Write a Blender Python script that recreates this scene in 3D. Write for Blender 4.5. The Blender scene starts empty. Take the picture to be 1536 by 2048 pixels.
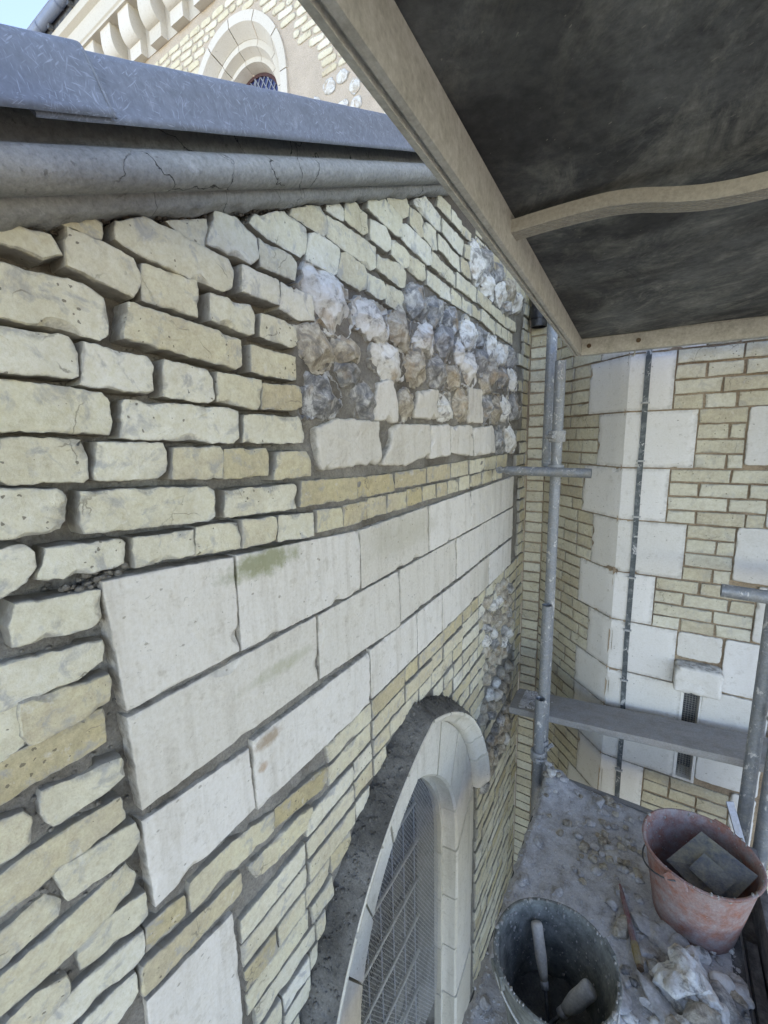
import bpy, bmesh, math, random
from mathutils import Vector, Matrix, noise
R = math.radians
sc = bpy.context.scene
COL = sc.collection

# ------------------------------------------------------------------ camera
cam_d = bpy.data.cameras.new("camera")
cam = bpy.data.objects.new("camera", cam_d); COL.objects.link(cam)
YAW, PITCH, ROLL, FPX = -0.570007785, 0.173399506, -0.0231555111, 855.41
fw0 = Vector((math.sin(YAW), math.cos(YAW), 0)); rt0 = Vector((math.cos(YAW), -math.sin(YAW), 0)); up0 = Vector((0, 0, 1))
fwd = fw0 * math.cos(PITCH) - up0 * math.sin(PITCH)
up1 = up0 * math.cos(PITCH) + fw0 * math.sin(PITCH)
right = rt0 * math.cos(ROLL) + up1 * math.sin(ROLL)
up2 = up1 * math.cos(ROLL) - rt0 * math.sin(ROLL)
m = Matrix.Identity(4)
for i in range(3):
    m[i][0] = right[i]; m[i][1] = up2[i]; m[i][2] = -fwd[i]
m[0][3], m[1][3], m[2][3] = 0.72, 0.0, 1.73
cam.matrix_world = m
cam_d.sensor_fit = 'VERTICAL'; cam_d.sensor_height = 24.0; cam_d.lens = FPX / 2048 * 24.0
cam_d.clip_start = 0.02; cam_d.clip_end = 3000
sc.camera = cam

# ------------------------------------------------------------------ light
SUN_EL, SUN_AZ = R(41), R(22)          # azimuth measured clockwise from +y (negative: to the left)
w = bpy.data.worlds.new("World"); sc.world = w; w.use_nodes = True
nt = w.node_tree; nt.nodes.clear()
sky = nt.nodes.new('ShaderNodeTexSky'); sky.sky_type = 'NISHITA'; sky.sun_disc = False
sky.sun_elevation = SUN_EL; sky.sun_rotation = SUN_AZ
sky.air_density = 1.0; sky.altitude = 5000; sky.dust_density = 1.5; sky.ozone_density = 2.0
bg = nt.nodes.new('ShaderNodeBackground'); bg.inputs['Strength'].default_value = 0.12
wo = nt.nodes.new('ShaderNodeOutputWorld')
nt.links.new(sky.outputs[0], bg.inputs[0]); nt.links.new(bg.outputs[0], wo.inputs[0])
sd = bpy.data.lights.new("sun", 'SUN'); sd.energy = 2.4; sd.angle = R(0.53); sd.color = (1, 0.95, 0.88)
so = bpy.data.objects.new("sun", sd); COL.objects.link(so)
sun_dir = Vector((math.sin(SUN_AZ) * math.cos(SUN_EL), math.cos(SUN_AZ) * math.cos(SUN_EL), math.sin(SUN_EL)))
so.rotation_euler = sun_dir.to_track_quat('Z', 'Y').to_euler()
so.location = sun_dir * 20
vs = sc.view_settings
vs.view_transform = 'Standard'; vs.look = 'None'; vs.gamma = 1.0; vs.exposure = 3.0; vs.use_curve_mapping = False
vs.use_white_balance = True; vs.white_balance_temperature = 8250; vs.white_balance_tint = 16
sc.cycles.max_bounces = 8; sc.cycles.diffuse_bounces = 5

# ------------------------------------------------------------------ measured masonry, (along the wall, height) in mm
BRICKS= [(0.25, [(237, 2007), (298, 2010), (307, 1990), (285, 1978), (234, 1984)]), (0.1, [(319, 2027), (408, 2015), (416, 1992), (412, 1970), (401, 1958), (315, 1978)]), (0.1, [(390, 2059), (434, 2082), (483, 2080), (592, 2069), (602, 2054), (596, 2023), (576, 2012), (515, 2013), (411, 2026), (386, 2036)]), (0.5, [(477, 2094), (554, 2126), (555, 2100), (544, 2078), (505, 2081)]), (0.5, [(312, 2030), (349, 2051), (366, 2049), (363, 2030), (325, 2032)]), (0.3, [(572, 2144), (614, 2150), (667, 2131), (667, 2094), (646, 2080), (596, 2081), (548, 2082)]), (0.15, [(671, 2176), (756, 2215), (820, 2204), (821, 2160), (795, 2139), (701, 2144), (654, 2156)]), (0.3, [(676, 2135), (767, 2131), (781, 2121), (774, 2083), (674, 2082)]), (0.15, [(219, 1958), (332, 1957), (358, 1945), (362, 1917), (358, 1895), (345, 1887), (210, 1896)]), (0.3, [(425, 2012), (519, 2012), (521, 1981), (514, 1952), (419, 1958)]), (0.2, [(546, 1998), (639, 1998), (647, 1979), (641, 1945), (628, 1941), (541, 1951)]), (0.15, [(629, 2070), (718, 2065), (718, 2020), (622, 2021)]), (0.15, [(731, 2064), (831, 2063), (832, 2010), (777, 1999), (722, 2011)]), (0.25, [(671, 1990), (776, 1986), (776, 1947), (751, 1938), (664, 1945)]), (0.2, [(213, 1883), (303, 1880), (312, 1859), (308, 1829), (300, 1825), (205, 1825)]), (0.1, [(394, 1945), (581, 1931), (605, 1924), (603, 1880), (588, 1872), (382, 1893)]), (0.2, [(636, 1920), (770, 1914), (778, 1892), (772, 1864), (631, 1870)]), (0.2, [(324, 1875), (412, 1867), (421, 1854), (416, 1817), (405, 1812), (311, 1817)]), (0.05, [(447, 1867), (528, 1859), (537, 1845), (536, 1810), (522, 1802), (437, 1808)]), (0.15, [(549, 1858), (650, 1852), (650, 1813), (635, 1795), (544, 1805)]), (0.5, [(657, 1846), (771, 1849), (773, 1807), (754, 1797), (650, 1796)]), (0.1, [(203, 1813), (338, 1806), (346, 1792), (344, 1758), (339, 1746), (194, 1752)]), (0.1, [(373, 1796), (567, 1791), (586, 1785), (584, 1736), (571, 1726), (360, 1740)]), (0.15, [(607, 1780), (759, 1780), (777, 1767), (771, 1722), (599, 1726)]), (0.3, [(208, 1738), (304, 1737), (307, 1727), (302, 1681), (296, 1677), (210, 1681), (201, 1693)]), (0.3, [(325, 1730), (424, 1727), (428, 1713), (424, 1681), (410, 1670), (313, 1676)]), (0.6, [(445, 1718), (535, 1716), (540, 1709), (535, 1660), (435, 1667)]), (0.7, [(549, 1712), (656, 1710), (662, 1699), (656, 1654), (541, 1658)]), (0.6, [(692, 1699), (780, 1699), (792, 1678), (790, 1642), (675, 1643)]), (0.2, [(188, 1673), (259, 1666), (270, 1651), (267, 1620), (258, 1610), (179, 1611)]), (0.15, [(292, 1659), (499, 1643), (510, 1634), (507, 1588), (493, 1582), (289, 1598), (286, 1611)]), (0.2, [(549, 1630), (731, 1625), (739, 1617), (735, 1569), (541, 1579)]), (0.1, [(185, 1594), (212, 1595), (219, 1582), (220, 1564), (207, 1547), (173, 1528)]), (0.1, [(239, 1583), (340, 1575), (342, 1569), (338, 1538), (319, 1534), (223, 1544), (233, 1560)]), (0.2, [(359, 1572), (465, 1566), (464, 1522), (355, 1525)]), (0.2, [(474, 1570), (569, 1562), (567, 1511), (469, 1516)]), (0.35, [(577, 1565), (667, 1557), (665, 1506), (574, 1510)]), (0.25, [(682, 1556), (795, 1545), (795, 1488), (674, 1502)]), (0.2, [(194, 1516), (296, 1503), (294, 1462), (278, 1451), (184, 1462), (184, 1489)]), (0.35, [(160, 1437), (236, 1426), (289, 1419), (284, 1392), (249, 1379), (153, 1383)]), (0.5, [(180, 1377), (264, 1363), (288, 1362), (283, 1324), (258, 1317), (183, 1315), (179, 1332)]), (0.3, [(156, 1385), (172, 1375), (180, 1351), (176, 1318), (145, 1311)]), (0.8, [(142, 1305), (239, 1307), (276, 1306), (271, 1257), (247, 1255), (175, 1255), (135, 1253)]), (0.2, [(188, 1228), (292, 1208), (291, 1180), (255, 1174), (193, 1175), (182, 1201)]), (0.5, [(133, 1223), (158, 1215), (164, 1203), (160, 1169), (141, 1166), (126, 1169)]), (0.75, [(122, 1144), (186, 1148), (279, 1138), (283, 1103), (193, 1100), (115, 1095)]), (0.15, [(187, 1094), (296, 1075), (300, 1041), (286, 1029), (196, 1037)]), (0.4, [(110, 1058), (167, 1066), (182, 1039), (175, 1025), (104, 1015)]), (0.45, [(102, 997), (180, 1002), (274, 1013), (285, 983), (274, 959), (187, 946), (95, 949)]), (0.05, [(199, 949), (296, 929), (295, 887), (273, 885), (196, 900)]), (0.3, [(100, 924), (135, 928), (168, 912), (172, 882), (135, 877), (111, 880)]), (0.1, [(137, 869), (194, 872), (284, 859), (282, 818), (264, 814), (201, 827), (153, 824)]), (0.1, [(182, 801), (262, 796), (261, 760), (227, 744), (193, 743)]), (0.75, [(383, 865), (484, 864), (596, 840), (593, 797), (466, 806), (381, 807)]), (0.8, [(611, 838), (798, 819), (795, 772), (607, 794)]), (0.85, [(297, 857), (366, 849), (362, 810), (293, 809)]), (0.7, [(280, 794), (412, 773), (493, 772), (489, 732), (408, 736), (273, 741)]), (0.65, [(520, 766), (683, 761), (724, 747), (721, 708), (537, 718)]), (0.15, [(778, 2230), (875, 2274), (897, 2259), (894, 2223), (880, 2210), (822, 2213), (771, 2215)]), (0.2, [(905, 2287), (955, 2310), (971, 2303), (968, 2276), (901, 2274)]), (0.2, [(977, 2320), (1020, 2340), (1077, 2331), (1078, 2286), (1057, 2276), (972, 2279)]), (0.15, [(903, 2262), (941, 2266), (1113, 2261), (1113, 2208), (1087, 2194), (895, 2215)]), (0.1, [(1085, 2322), (1167, 2331), (1193, 2309), (1192, 2282), (1164, 2266), (1080, 2269)]), (0.25, [(1078, 2367), (1160, 2404), (1260, 2389), (1259, 2339), (1227, 2329), (1069, 2343)]), (0.25, [(1180, 2412), (1295, 2463), (1312, 2445), (1305, 2413), (1271, 2395), (1184, 2400)]), (0.3, [(1206, 2314), (1280, 2313), (1308, 2302), (1305, 2267), (1278, 2254), (1200, 2270)]), (0.2, [(1266, 2378), (1293, 2388), (1460, 2372), (1466, 2320), (1432, 2310), (1261, 2337)]), (0.2, [(1320, 2446), (1389, 2450), (1414, 2435), (1414, 2392), (1388, 2383), (1316, 2397)]), (0.2, [(1335, 2470), (1416, 2515), (1538, 2501), (1536, 2451), (1502, 2445), (1329, 2455)]), (0.25, [(1421, 2440), (1509, 2445), (1516, 2384), (1481, 2373), (1414, 2389)]), (0.35, [(1314, 2305), (1419, 2306), (1428, 2264), (1399, 2248), (1307, 2260)]), (0.2, [(1121, 2244), (1256, 2255), (1276, 2241), (1274, 2199), (1249, 2190), (1117, 2205)]), (0.25, [(1474, 2365), (1683, 2350), (1684, 2302), (1466, 2317)]), (0.25, [(1524, 2438), (1615, 2428), (1616, 2380), (1524, 2389)]), (0.25, [(1550, 2496), (1760, 2495), (1753, 2441), (1717, 2436), (1546, 2452)]), (0.3, [(1623, 2428), (1717, 2420), (1721, 2370), (1619, 2378)]), (0.3, [(1531, 2571), (1630, 2571), (1631, 2523), (1524, 2529)]), (0.3, [(1638, 2562), (1732, 2561), (1733, 2517), (1639, 2520)]), (0.3, [(1741, 2549), (1845, 2550), (1842, 2519), (1742, 2517)]), (0.3, [(1439, 2292), (1531, 2289), (1535, 2237), (1436, 2249)]), (0.3, [(1541, 2292), (1641, 2288), (1642, 2240), (1538, 2237)]), (0.35, [(1650, 2289), (1747, 2282), (1748, 2235), (1647, 2238)]), (0.3, [(1692, 2358), (1914, 2358), (1917, 2301), (1692, 2304)]), (0.35, [(1735, 2426), (1839, 2427), (1841, 2373), (1732, 2373)]), (0.4, [(1756, 2284), (1854, 2280), (1856, 2234), (1757, 2237)]), (0.3, [(1925, 2353), (2114, 2347), (2104, 2294), (1927, 2304)]), (0.4, [(1864, 2282), (1962, 2275), (1964, 2238), (1866, 2236)]), (0.3, [(1770, 2485), (1837, 2501), (1839, 2441), (1771, 2440)]), (0.4, [(1973, 2285), (2080, 2277), (2084, 2223), (1968, 2235)]), (0.4, [(2114, 2339), (2322, 2336), (2327, 2277), (2117, 2297)]), (0.4, [(2093, 2276), (2171, 2272), (2175, 2216), (2091, 2224)]), (0.4, [(2179, 2269), (2263, 2269), (2267, 2215), (2183, 2217)]), (0.4, [(2275, 2267), (2359, 2266), (2364, 2210), (2279, 2217)]), (0.4, [(2338, 2335), (2499, 2332), (2504, 2283), (2336, 2279)]), (0.4, [(2368, 2267), (2455, 2265), (2461, 2212), (2373, 2211)]), (0.15, [(829, 2197), (871, 2211), (944, 2202), (945, 2153), (919, 2135), (810, 2135), (818, 2163)]), (0.2, [(951, 2194), (973, 2201), (1052, 2195), (1064, 2176), (1058, 2138), (1028, 2124), (929, 2134)]), (0.2, [(1067, 2179), (1151, 2181), (1165, 2166), (1162, 2138), (1129, 2127), (1062, 2132)]), (0.25, [(1172, 2180), (1265, 2181), (1278, 2169), (1275, 2131), (1246, 2121), (1168, 2127)]), (0.8, [(763, 1629), (987, 1617), (983, 1559), (752, 1570)]), (0.8, [(995, 1616), (1191, 1612), (1189, 1558), (988, 1558)]), (0.8, [(1202, 1614), (1410, 1613), (1409, 1558), (1200, 1565)]), (0.75, [(1428, 1614), (1636, 1615), (1637, 1557), (1423, 1560)]), (0.6, [(1652, 1614), (1844, 1616), (1846, 1554), (1649, 1559)]), (0.45, [(1860, 1615), (2054, 1616), (2057, 1555), (1861, 1556)]), (0.45, [(2072, 1616), (2225, 1618), (2229, 1554), (2076, 1554)]), (0.55, [(2242, 1618), (2417, 1619), (2423, 1552), (2247, 1554)]), (0.55, [(808, 1550), (909, 1544), (913, 1490), (806, 1495)]), (0.7, [(921, 1545), (1031, 1542), (1033, 1488), (921, 1488)]), (0.75, [(1041, 1549), (1145, 1546), (1145, 1489), (1033, 1491)]), (0.8, [(1158, 1547), (1270, 1545), (1268, 1490), (1149, 1491)]), (0.8, [(1279, 1547), (1381, 1548), (1384, 1493), (1277, 1492)]), (0.75, [(1395, 1547), (1498, 1546), (1498, 1494), (1394, 1495)]), (0.7, [(1514, 1544), (1596, 1543), (1602, 1492), (1511, 1493)]), (0.6, [(1614, 1545), (1715, 1542), (1719, 1492), (1614, 1494)]), (0.5, [(1734, 1548), (1847, 1550), (1855, 1488), (1731, 1495)]), (0.45, [(1868, 1545), (1995, 1548), (1998, 1494), (1870, 1495)]), (0.5, [(2015, 1548), (2164, 1549), (2168, 1494), (2018, 1494)]), (0.55, [(2184, 1549), (2342, 1550), (2347, 1494), (2188, 1494)])]
FLINTS= [(0, [(808, 2116), (845, 2128), (911, 2133), (959, 2096), (1004, 2067), (979, 2039), (953, 1990), (868, 1997), (838, 2031), (799, 2072)]), (0, [(1006, 2089), (1065, 2110), (1147, 2093), (1164, 2032), (1115, 2008), (995, 2038)]), (2, [(1171, 2078), (1252, 2121), (1332, 2061), (1307, 2023), (1260, 2008), (1170, 2038)]), (0, [(1333, 2100), (1410, 2118), (1486, 2069), (1464, 2027), (1369, 2019), (1326, 2054)]), (1, [(1300, 2200), (1398, 2220), (1424, 2187), (1410, 2126), (1334, 2127), (1287, 2155)]), (1, [(1438, 2196), (1538, 2213), (1554, 2168), (1493, 2122), (1437, 2143)]), (3, [(1577, 2204), (1685, 2208), (1722, 2162), (1652, 2130), (1569, 2152)]), (1, [(1523, 2112), (1569, 2134), (1652, 2097), (1636, 2028), (1570, 2013), (1515, 2056)]), (0, [(1740, 2179), (1796, 2211), (1911, 2176), (1902, 2116), (1820, 2092), (1741, 2118)]), (0, [(1687, 2102), (1760, 2108), (1743, 2036), (1697, 2023)]), (1, [(1921, 2200), (2036, 2191), (2015, 2133), (1924, 2127)]), (2, [(786, 1981), (862, 2004), (893, 1968), (882, 1911), (828, 1896), (780, 1914)]), (2, [(907, 1966), (999, 1985), (1005, 1944), (941, 1922), (898, 1943)]), (0, [(1085, 1979), (1153, 2005), (1248, 1987), (1246, 1922), (1149, 1907), (1079, 1935)]), (2, [(1271, 1996), (1369, 2016), (1401, 1967), (1380, 1912), (1304, 1908), (1258, 1945)]), (1, [(1464, 2005), (1570, 2019), (1594, 1970), (1554, 1914), (1463, 1913), (1435, 1959)]), (2, [(1602, 1984), (1688, 2001), (1726, 1957), (1672, 1924), (1586, 1924)]), (0, [(1752, 2058), (1893, 2077), (1908, 1966), (1845, 1942), (1745, 1958)]), (3, [(801, 1877), (874, 1889), (928, 1836), (918, 1808), (826, 1783), (771, 1794)]), (1, [(903, 1909), (987, 1919), (1002, 1893), (985, 1877), (923, 1880)]), (1, [(976, 1867), (1036, 1886), (1070, 1850), (1067, 1790), (1013, 1783), (982, 1830)]), (4, [(1104, 1888), (1190, 1903), (1213, 1788), (1197, 1779), (1062, 1784)]), (2, [(1227, 1855), (1268, 1885), (1315, 1860), (1301, 1790), (1230, 1783)]), (4, [(1353, 1880), (1507, 1898), (1515, 1801), (1477, 1794), (1320, 1796)]), (0, [(1530, 1874), (1620, 1886), (1647, 1805), (1522, 1788)]), (2, [(1654, 1909), (1805, 1913), (1807, 1809), (1710, 1792), (1646, 1839)]), (4, [(1824, 1929), (1978, 1933), (1996, 1789), (1818, 1787)]), (0, [(2061, 2188), (2190, 2194), (2183, 2101), (2079, 2087)]), (1, [(1936, 2098), (2053, 2108), (2045, 2019), (1952, 2001)]), (0, [(2205, 2179), (2351, 2177), (2343, 2096), (2212, 2088)]), (1, [(2366, 2188), (2533, 2176), (2524, 2099), (2375, 2091)]), (2, [(2055, 2068), (2198, 2078), (2190, 2001), (2074, 1949)]), (1, [(2213, 2063), (2376, 2073), (2384, 1982), (2234, 1979)]), (0, [(2393, 2066), (2563, 2065), (2571, 1988), (2417, 1976)]), (2, [(1952, 1986), (2059, 1996), (2101, 1934), (2002, 1927)]), (1, [(2002, 1919), (2102, 1918), (2122, 1792), (2008, 1790)]), (2, [(2127, 1928), (2252, 1927), (2276, 1803), (2148, 1801)]), (0, [(2282, 1921), (2423, 1920), (2417, 1806), (2291, 1803)]), (1, [(2436, 1949), (2576, 1949), (2590, 1819), (2449, 1816)]), (1, [(2193, 1748), (2324, 1767), (2351, 1635), (2201, 1641)]), (0, [(2357, 1748), (2434, 1797), (2564, 1718), (2554, 1636), (2398, 1642)]), (4, [(820, 1753), (902, 1776), (1099, 1775), (1103, 1654), (972, 1657), (826, 1653)]), (4, [(1185, 1765), (1433, 1768), (1439, 1665), (1249, 1639), (1113, 1648), (1161, 1700)]), (4, [(1454, 1765), (1604, 1769), (1622, 1657), (1446, 1649)]), (4, [(1629, 1763), (1861, 1768), (1876, 1638), (1630, 1664)]), (4, [(1883, 1756), (2150, 1770), (2186, 1641), (1898, 1637)]), (0, [(1836, 2514), (1928, 2551), (1997, 2496), (1978, 2403), (1893, 2366), (1829, 2431)]), (1, [(1939, 2534), (2114, 2546), (2119, 2472), (2000, 2438)]), (0, [(1978, 2418), (2120, 2457), (2126, 2365), (1958, 2362)]), (1, [(2128, 2520), (2247, 2540), (2309, 2492), (2172, 2455)]), (0, [(2134, 2437), (2310, 2476), (2347, 2401), (2206, 2360)]), (2, [(2322, 2512), (2465, 2499), (2440, 2423), (2345, 2418)]), (1, [(2233, 2362), (2408, 2415), (2413, 2364), (2292, 2338)]), (0, [(2449, 2486), (2623, 2493), (2613, 2426), (2444, 2379)])]
LIMES= [[(302, 1516), (545, 1494), (540, 1291), (312, 1289)], [(555, 1495), (988, 1462), (981, 1283), (549, 1289)], [(310, 1274), (780, 1274), (775, 1100), (314, 1096)], [(794, 1273), (1206, 1277), (1210, 1080), (787, 1098)], [(311, 1070), (543, 1052), (547, 901), (314, 889)], [(556, 1066), (1017, 1066), (1014, 895), (554, 893)], [(278, 716), (462, 702), (464, 517), (459, 395), (278, 433), (266, 494)]]


# ------------------------------------------------------------------ helpers
class MB:
    def __init__(s): s.v = []; s.f = []; s.warm = []; s.rim = []; s.mi = []
    def add(s, v, f, warm=0.0, rim=None, mi=0):
        o = len(s.v); s.v += v
        s.f += [tuple(i + o for i in q) for q in f]
        s.warm += [warm] * len(v); s.rim += (rim if rim is not None else [0.0] * len(v)); s.mi += [mi] * len(f)
    def box(s, a, b, **k):
        (x0, y0, z0), (x1, y1, z1) = a, b
        v = [(x0,y0,z0),(x1,y0,z0),(x1,y1,z0),(x0,y1,z0),(x0,y0,z1),(x1,y0,z1),(x1,y1,z1),(x0,y1,z1)]
        s.add(v, [(0,3,2,1),(4,5,6,7),(0,1,5,4),(1,2,6,5),(2,3,7,6),(3,0,4,7)], **k)
    def tube(s, pts, r, n=16, cap=True, r2=None, **k):
        pts = [Vector(p) for p in pts]; V = []; F = []
        rs = r if isinstance(r, (list, tuple)) else [r] * len(pts)
        prev = None
        for i, p in enumerate(pts):
            t = (pts[min(i+1, len(pts)-1)] - pts[max(i-1, 0)]).normalized()
            if prev is None:
                a = t.orthogonal().normalized()
            else:
                a = (prev - t * prev.dot(t)).normalized()
            prev = a; b = t.cross(a)
            for j in range(n):
                q = 2 * math.pi * j / n
                V.append(tuple(p + (a * math.cos(q) + b * math.sin(q)) * rs[i]))
        for i in range(len(pts) - 1):
            for j in range(n):
                F.append((i*n+j, i*n+(j+1) % n, (i+1)*n+(j+1) % n, (i+1)*n+j))
        if cap:
            F.append(tuple(range(n-1, -1, -1))); F.append(tuple((len(pts)-1)*n + j for j in range(n)))
        s.add(V, F, **k)
    def pipe(s, p0, p1, r, wall=0.004, n=20, seg=1, **k):
        # open tube with wall thickness
        p0, p1 = Vector(p0), Vector(p1); t = (p1 - p0).normalized(); a = t.orthogonal().normalized(); b = t.cross(a)
        V = []; F = []
        rings = [(p0, r - wall), (p0, r), (p1, r), (p1, r - wall)]
        for p, rr in rings:
            for j in range(n):
                q = 2 * math.pi * j / n
                V.append(tuple(p + (a * math.cos(q) + b * math.sin(q)) * rr))
        for i in range(4):
            for j in range(n):
                i2 = (i + 1) % 4
                F.append((i*n+j, i*n+(j+1) % n, i2*n+(j+1) % n, i2*n+j))
        s.add(V, F, **k)
    def lathe(s, prof, c, n=48, **k):
        V = []; F = []
        for (r, z) in prof:
            for j in range(n):
                q = 2 * math.pi * j / n
                V.append((c[0] + r * math.cos(q), c[1] + r * math.sin(q), c[2] + z))
        for i in range(len(prof) - 1):
            for j in range(n):
                F.append((i*n+j, i*n+(j+1) % n, (i+1)*n+(j+1) % n, (i+1)*n+j))
        s.add(V, F, **k)
    def sweep(s, path, prof_fn, closed_prof=True, caps=True, **k):
        # path: list of params; prof_fn(i) -> list of points
        V = []; F = []; n = None
        for i in range(len(path)):
            pr = prof_fn(path[i]); n = len(pr); V += [tuple(p) for p in pr]
        for i in range(len(path) - 1):
            for j in range(n if closed_prof else n - 1):
                F.append((i*n+j, i*n+(j+1) % n, (i+1)*n+(j+1) % n, (i+1)*n+j))
        if caps and closed_prof:
            F.append(tuple(range(n))); F.append(tuple((len(path)-1)*n + j for j in range(n-1, -1, -1)))
        s.add(V, F, **k)
    def build(s, name, mat, parent=None, smooth=True, angle=None, loc=None, fix=True):
        me = bpy.data.meshes.new(name)
        v = s.v
        if loc is not None:
            L = Vector(loc); v = [tuple(Vector(p) - L) for p in v]
        me.from_pydata(v, [], s.f)
        mats = mat if isinstance(mat, (list, tuple)) else [mat]
        for q in mats: me.materials.append(q)
        if len(mats) > 1: me.polygons.foreach_set('material_index', s.mi)
        if any(s.warm):
            a = me.attributes.new('warm', 'FLOAT', 'POINT'); a.data.foreach_set('value', s.warm)
        if any(s.rim):
            a = me.attributes.new('rim', 'FLOAT', 'POINT'); a.data.foreach_set('value', s.rim)
        if fix:
            bm = bmesh.new(); bm.from_mesh(me); bmesh.ops.recalc_face_normals(bm, faces=bm.faces); bm.to_mesh(me); bm.free()
        if smooth: me.shade_smooth()
        if smooth and angle: me.set_sharp_from_angle(angle=R(angle))
        me.update()
        o = bpy.data.objects.new(name, me); COL.objects.link(o)
        if loc is not None: o.location = loc
        if parent is not None:
            o.parent = parent
            pm = Matrix.Translation(parent_world(parent))
            o.matrix_parent_inverse = pm.inverted()
        return o
def parent_world(o):
    # every object here is only translated before parenting
    v = Vector(o.location)
    if o.parent: v = Vector(o.location)
    return v
def tag(o, label=None, cat=None, group=None, kind=None):
    if label: o['label'] = label
    if cat: o['category'] = cat
    if group: o['group'] = group
    if kind: o['kind'] = kind
    return o
def thing(name, loc, label, cat, group=None):
    o = bpy.data.objects.new(name, None); o.empty_display_size = 0.1; COL.objects.link(o); o.location = loc
    return tag(o, label, cat, group)
def nz(x, y=0.0, z=0.0): return noise.noise(Vector((x, y, z)))
def fr(x, y, z, o=3): return noise.fractal(Vector((x, y, z)), 0.9, 2.1, o)

# a masonry unit: polygon in a wall frame -> worn block with rounded, chipped arrises
def unit(mb, poly, frame, f=0.0, b=-0.05, bev=0.006, res=0.012, wob=0.0018, rough=0.0010, dome=0.0, warm=0.0, seed=0.0, facet=0.0, rnd=1, chip=1.0, tilt=0.0, grow=0.0):
    O, U, V, N = frame
    A = sum(poly[i][0]*poly[(i+1) % len(poly)][1] - poly[(i+1) % len(poly)][0]*poly[i][1] for i in range(len(poly)))
    if A < 0: poly = poly[::-1]
    pts = []
    for i in range(len(poly)):
        a = Vector(poly[i]); c = Vector(poly[(i+1) % len(poly)]); n = max(1, round((c-a).length / res))
        pts += [a.lerp(c, k / n) for k in range(n)]
    n = len(pts)
    for _ in range(rnd):
        pts = [pts[i]*0.5 + (pts[i-1] + pts[(i+1) % n])*0.25 for i in range(n)]
    cen = sum(pts, Vector((0, 0))) / n
    mind = min((p - cen).length for p in pts)
    nor = []
    for i in range(n):
        t = (pts[(i+1) % n] - pts[i-1]).normalized(); nor.append(Vector((-t.y, t.x)))
    su = seed * 7.31
    tl = (nz(su, 3.3) * tilt, nz(su, 8.1) * tilt)
    rp = random.Random(int(seed*131)); S_ = max((p - cen).length for p in pts)
    planes = [(dome + rp.uniform(0, .012), rp.uniform(-.35, .35), rp.uniform(-.35, .35)) for _ in range(2)] + [(dome*1.2 + rp.uniform(.006, .02), 0.7*math.cos(6.283*q/4 + rp.random()), 0.7*math.sin(6.283*q/4 + rp.random())) for q in range(4)] if facet else None
    def P(p, d): return O + U * p.x + V * p.y + N * (d + tl[0]*(p.x-cen.x) + tl[1]*(p.y-cen.y))
    out = [p + nor[i] * (-grow + fr(p.x*38+su, p.y*38, su, 2) * wob * 1.4 + fr(p.x*120+su, p.y*120, su, 3) * wob * 0.9) for i, p in enumerate(pts)]
    bw = []
    for i, p in enumerate(out):
        g = abs(fr(p.x*30+su, p.y*30, su+5, 2)); h = max(0, nz(p.x*20+su, p.y*20, su+9) - 0.26)
        bw.append(min(bev * (0.55 + g*1.1 + chip*h*9.0), mind*0.5))
    for _ in range(1): bw = [bw[i]*0.5 + (bw[i-1] + bw[(i+1) % n])*0.25 for i in range(n)]
    rings = []; rim = []
    rings.append([P(out[i], b) for i in range(n)]); rim.append(1.0)
    rings.append([P(out[i] + nor[i]*bw[i]*0.02, f - bw[i]*1.1 - 0.004) for i in range(n)]); rim.append(1.0)
    rings.append([P(out[i] + nor[i]*bw[i]*0.25, f - bw[i]*0.42) for i in range(n)]); rim.append(0.55)
    def smo(q, k):
        for _ in range(k): q = [q[i]*0.5 + (q[i-1] + q[(i+1) % n])*0.25 for i in range(n)]
        return q
    base = smo([out[i] + nor[i]*bw[i] for i in range(n)], 1 if bev > 0.004 else 0)
    def front(p, k):
        d = f + fr(p.x*26+su, p.y*26, su+2, 3)*rough*2.2 + nz(p.x*7+su, p.y*7, su)*rough*2.0
        if dome: d += dome * (1 - k**2.2)
        if facet:
            q = min(a0 + gx*(p.x-cen.x) + gy*(p.y-cen.y) for a0, gx, gy in planes)
            d = f + min(q, 0.035)*(1 if k < 1 else 0.4) + facet*0.45*fr(p.x*22+su, p.y*22, su+1, 3)
        return d
    rings.append([P(base[i], front(base[i], 1.0) - bw[i]*0.06) for i in range(n)]); rim.append(0.12)
    ks = (0.9, 0.78, 0.64, 0.5, 0.34, 0.18) if facet else ((0.86, 0.66, 0.42, 0.2) if mind > 0.05 else (0.72, 0.36))
    c2 = sum(base, Vector((0, 0))) / n
    c2 = sum(base, Vector((0, 0))) / n
    sh = 1 - 0.0025/max(mind, .01)
    base = smo([c2 + (p - c2)*sh for p in base], 1)
    rings.append([P(p, front(p, 0.97)) for p in base]); rim.append(0.05)
    for k in ks:
        base = smo(base, 3)
        c3 = sum(base, Vector((0, 0))) / n
        q_ = [c2 + (p - c3)*k for p in base]
        rings.append([P(p, front(p, k)) for p in q_]); rim.append(0.0)
    Vv = [tuple(p) for r in rings for p in r]; Rm = [q for q in rim for _ in range(n)]
    Ff = []
    for r in range(len(rings) - 1):
        for i in range(n):
            Ff.append((r*n+i, r*n+(i+1) % n, (r+1)*n+(i+1) % n, (r+1)*n+i))
    Vv.append(tuple(P(c2, front(c2, 0)))); Rm.append(0.0); L = len(Vv) - 1; r = len(rings) - 1
    for i in range(n): Ff.append((r*n+i, r*n+(i+1) % n, L))
    mb.add(Vv, Ff, warm=warm, rim=Rm)

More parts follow.
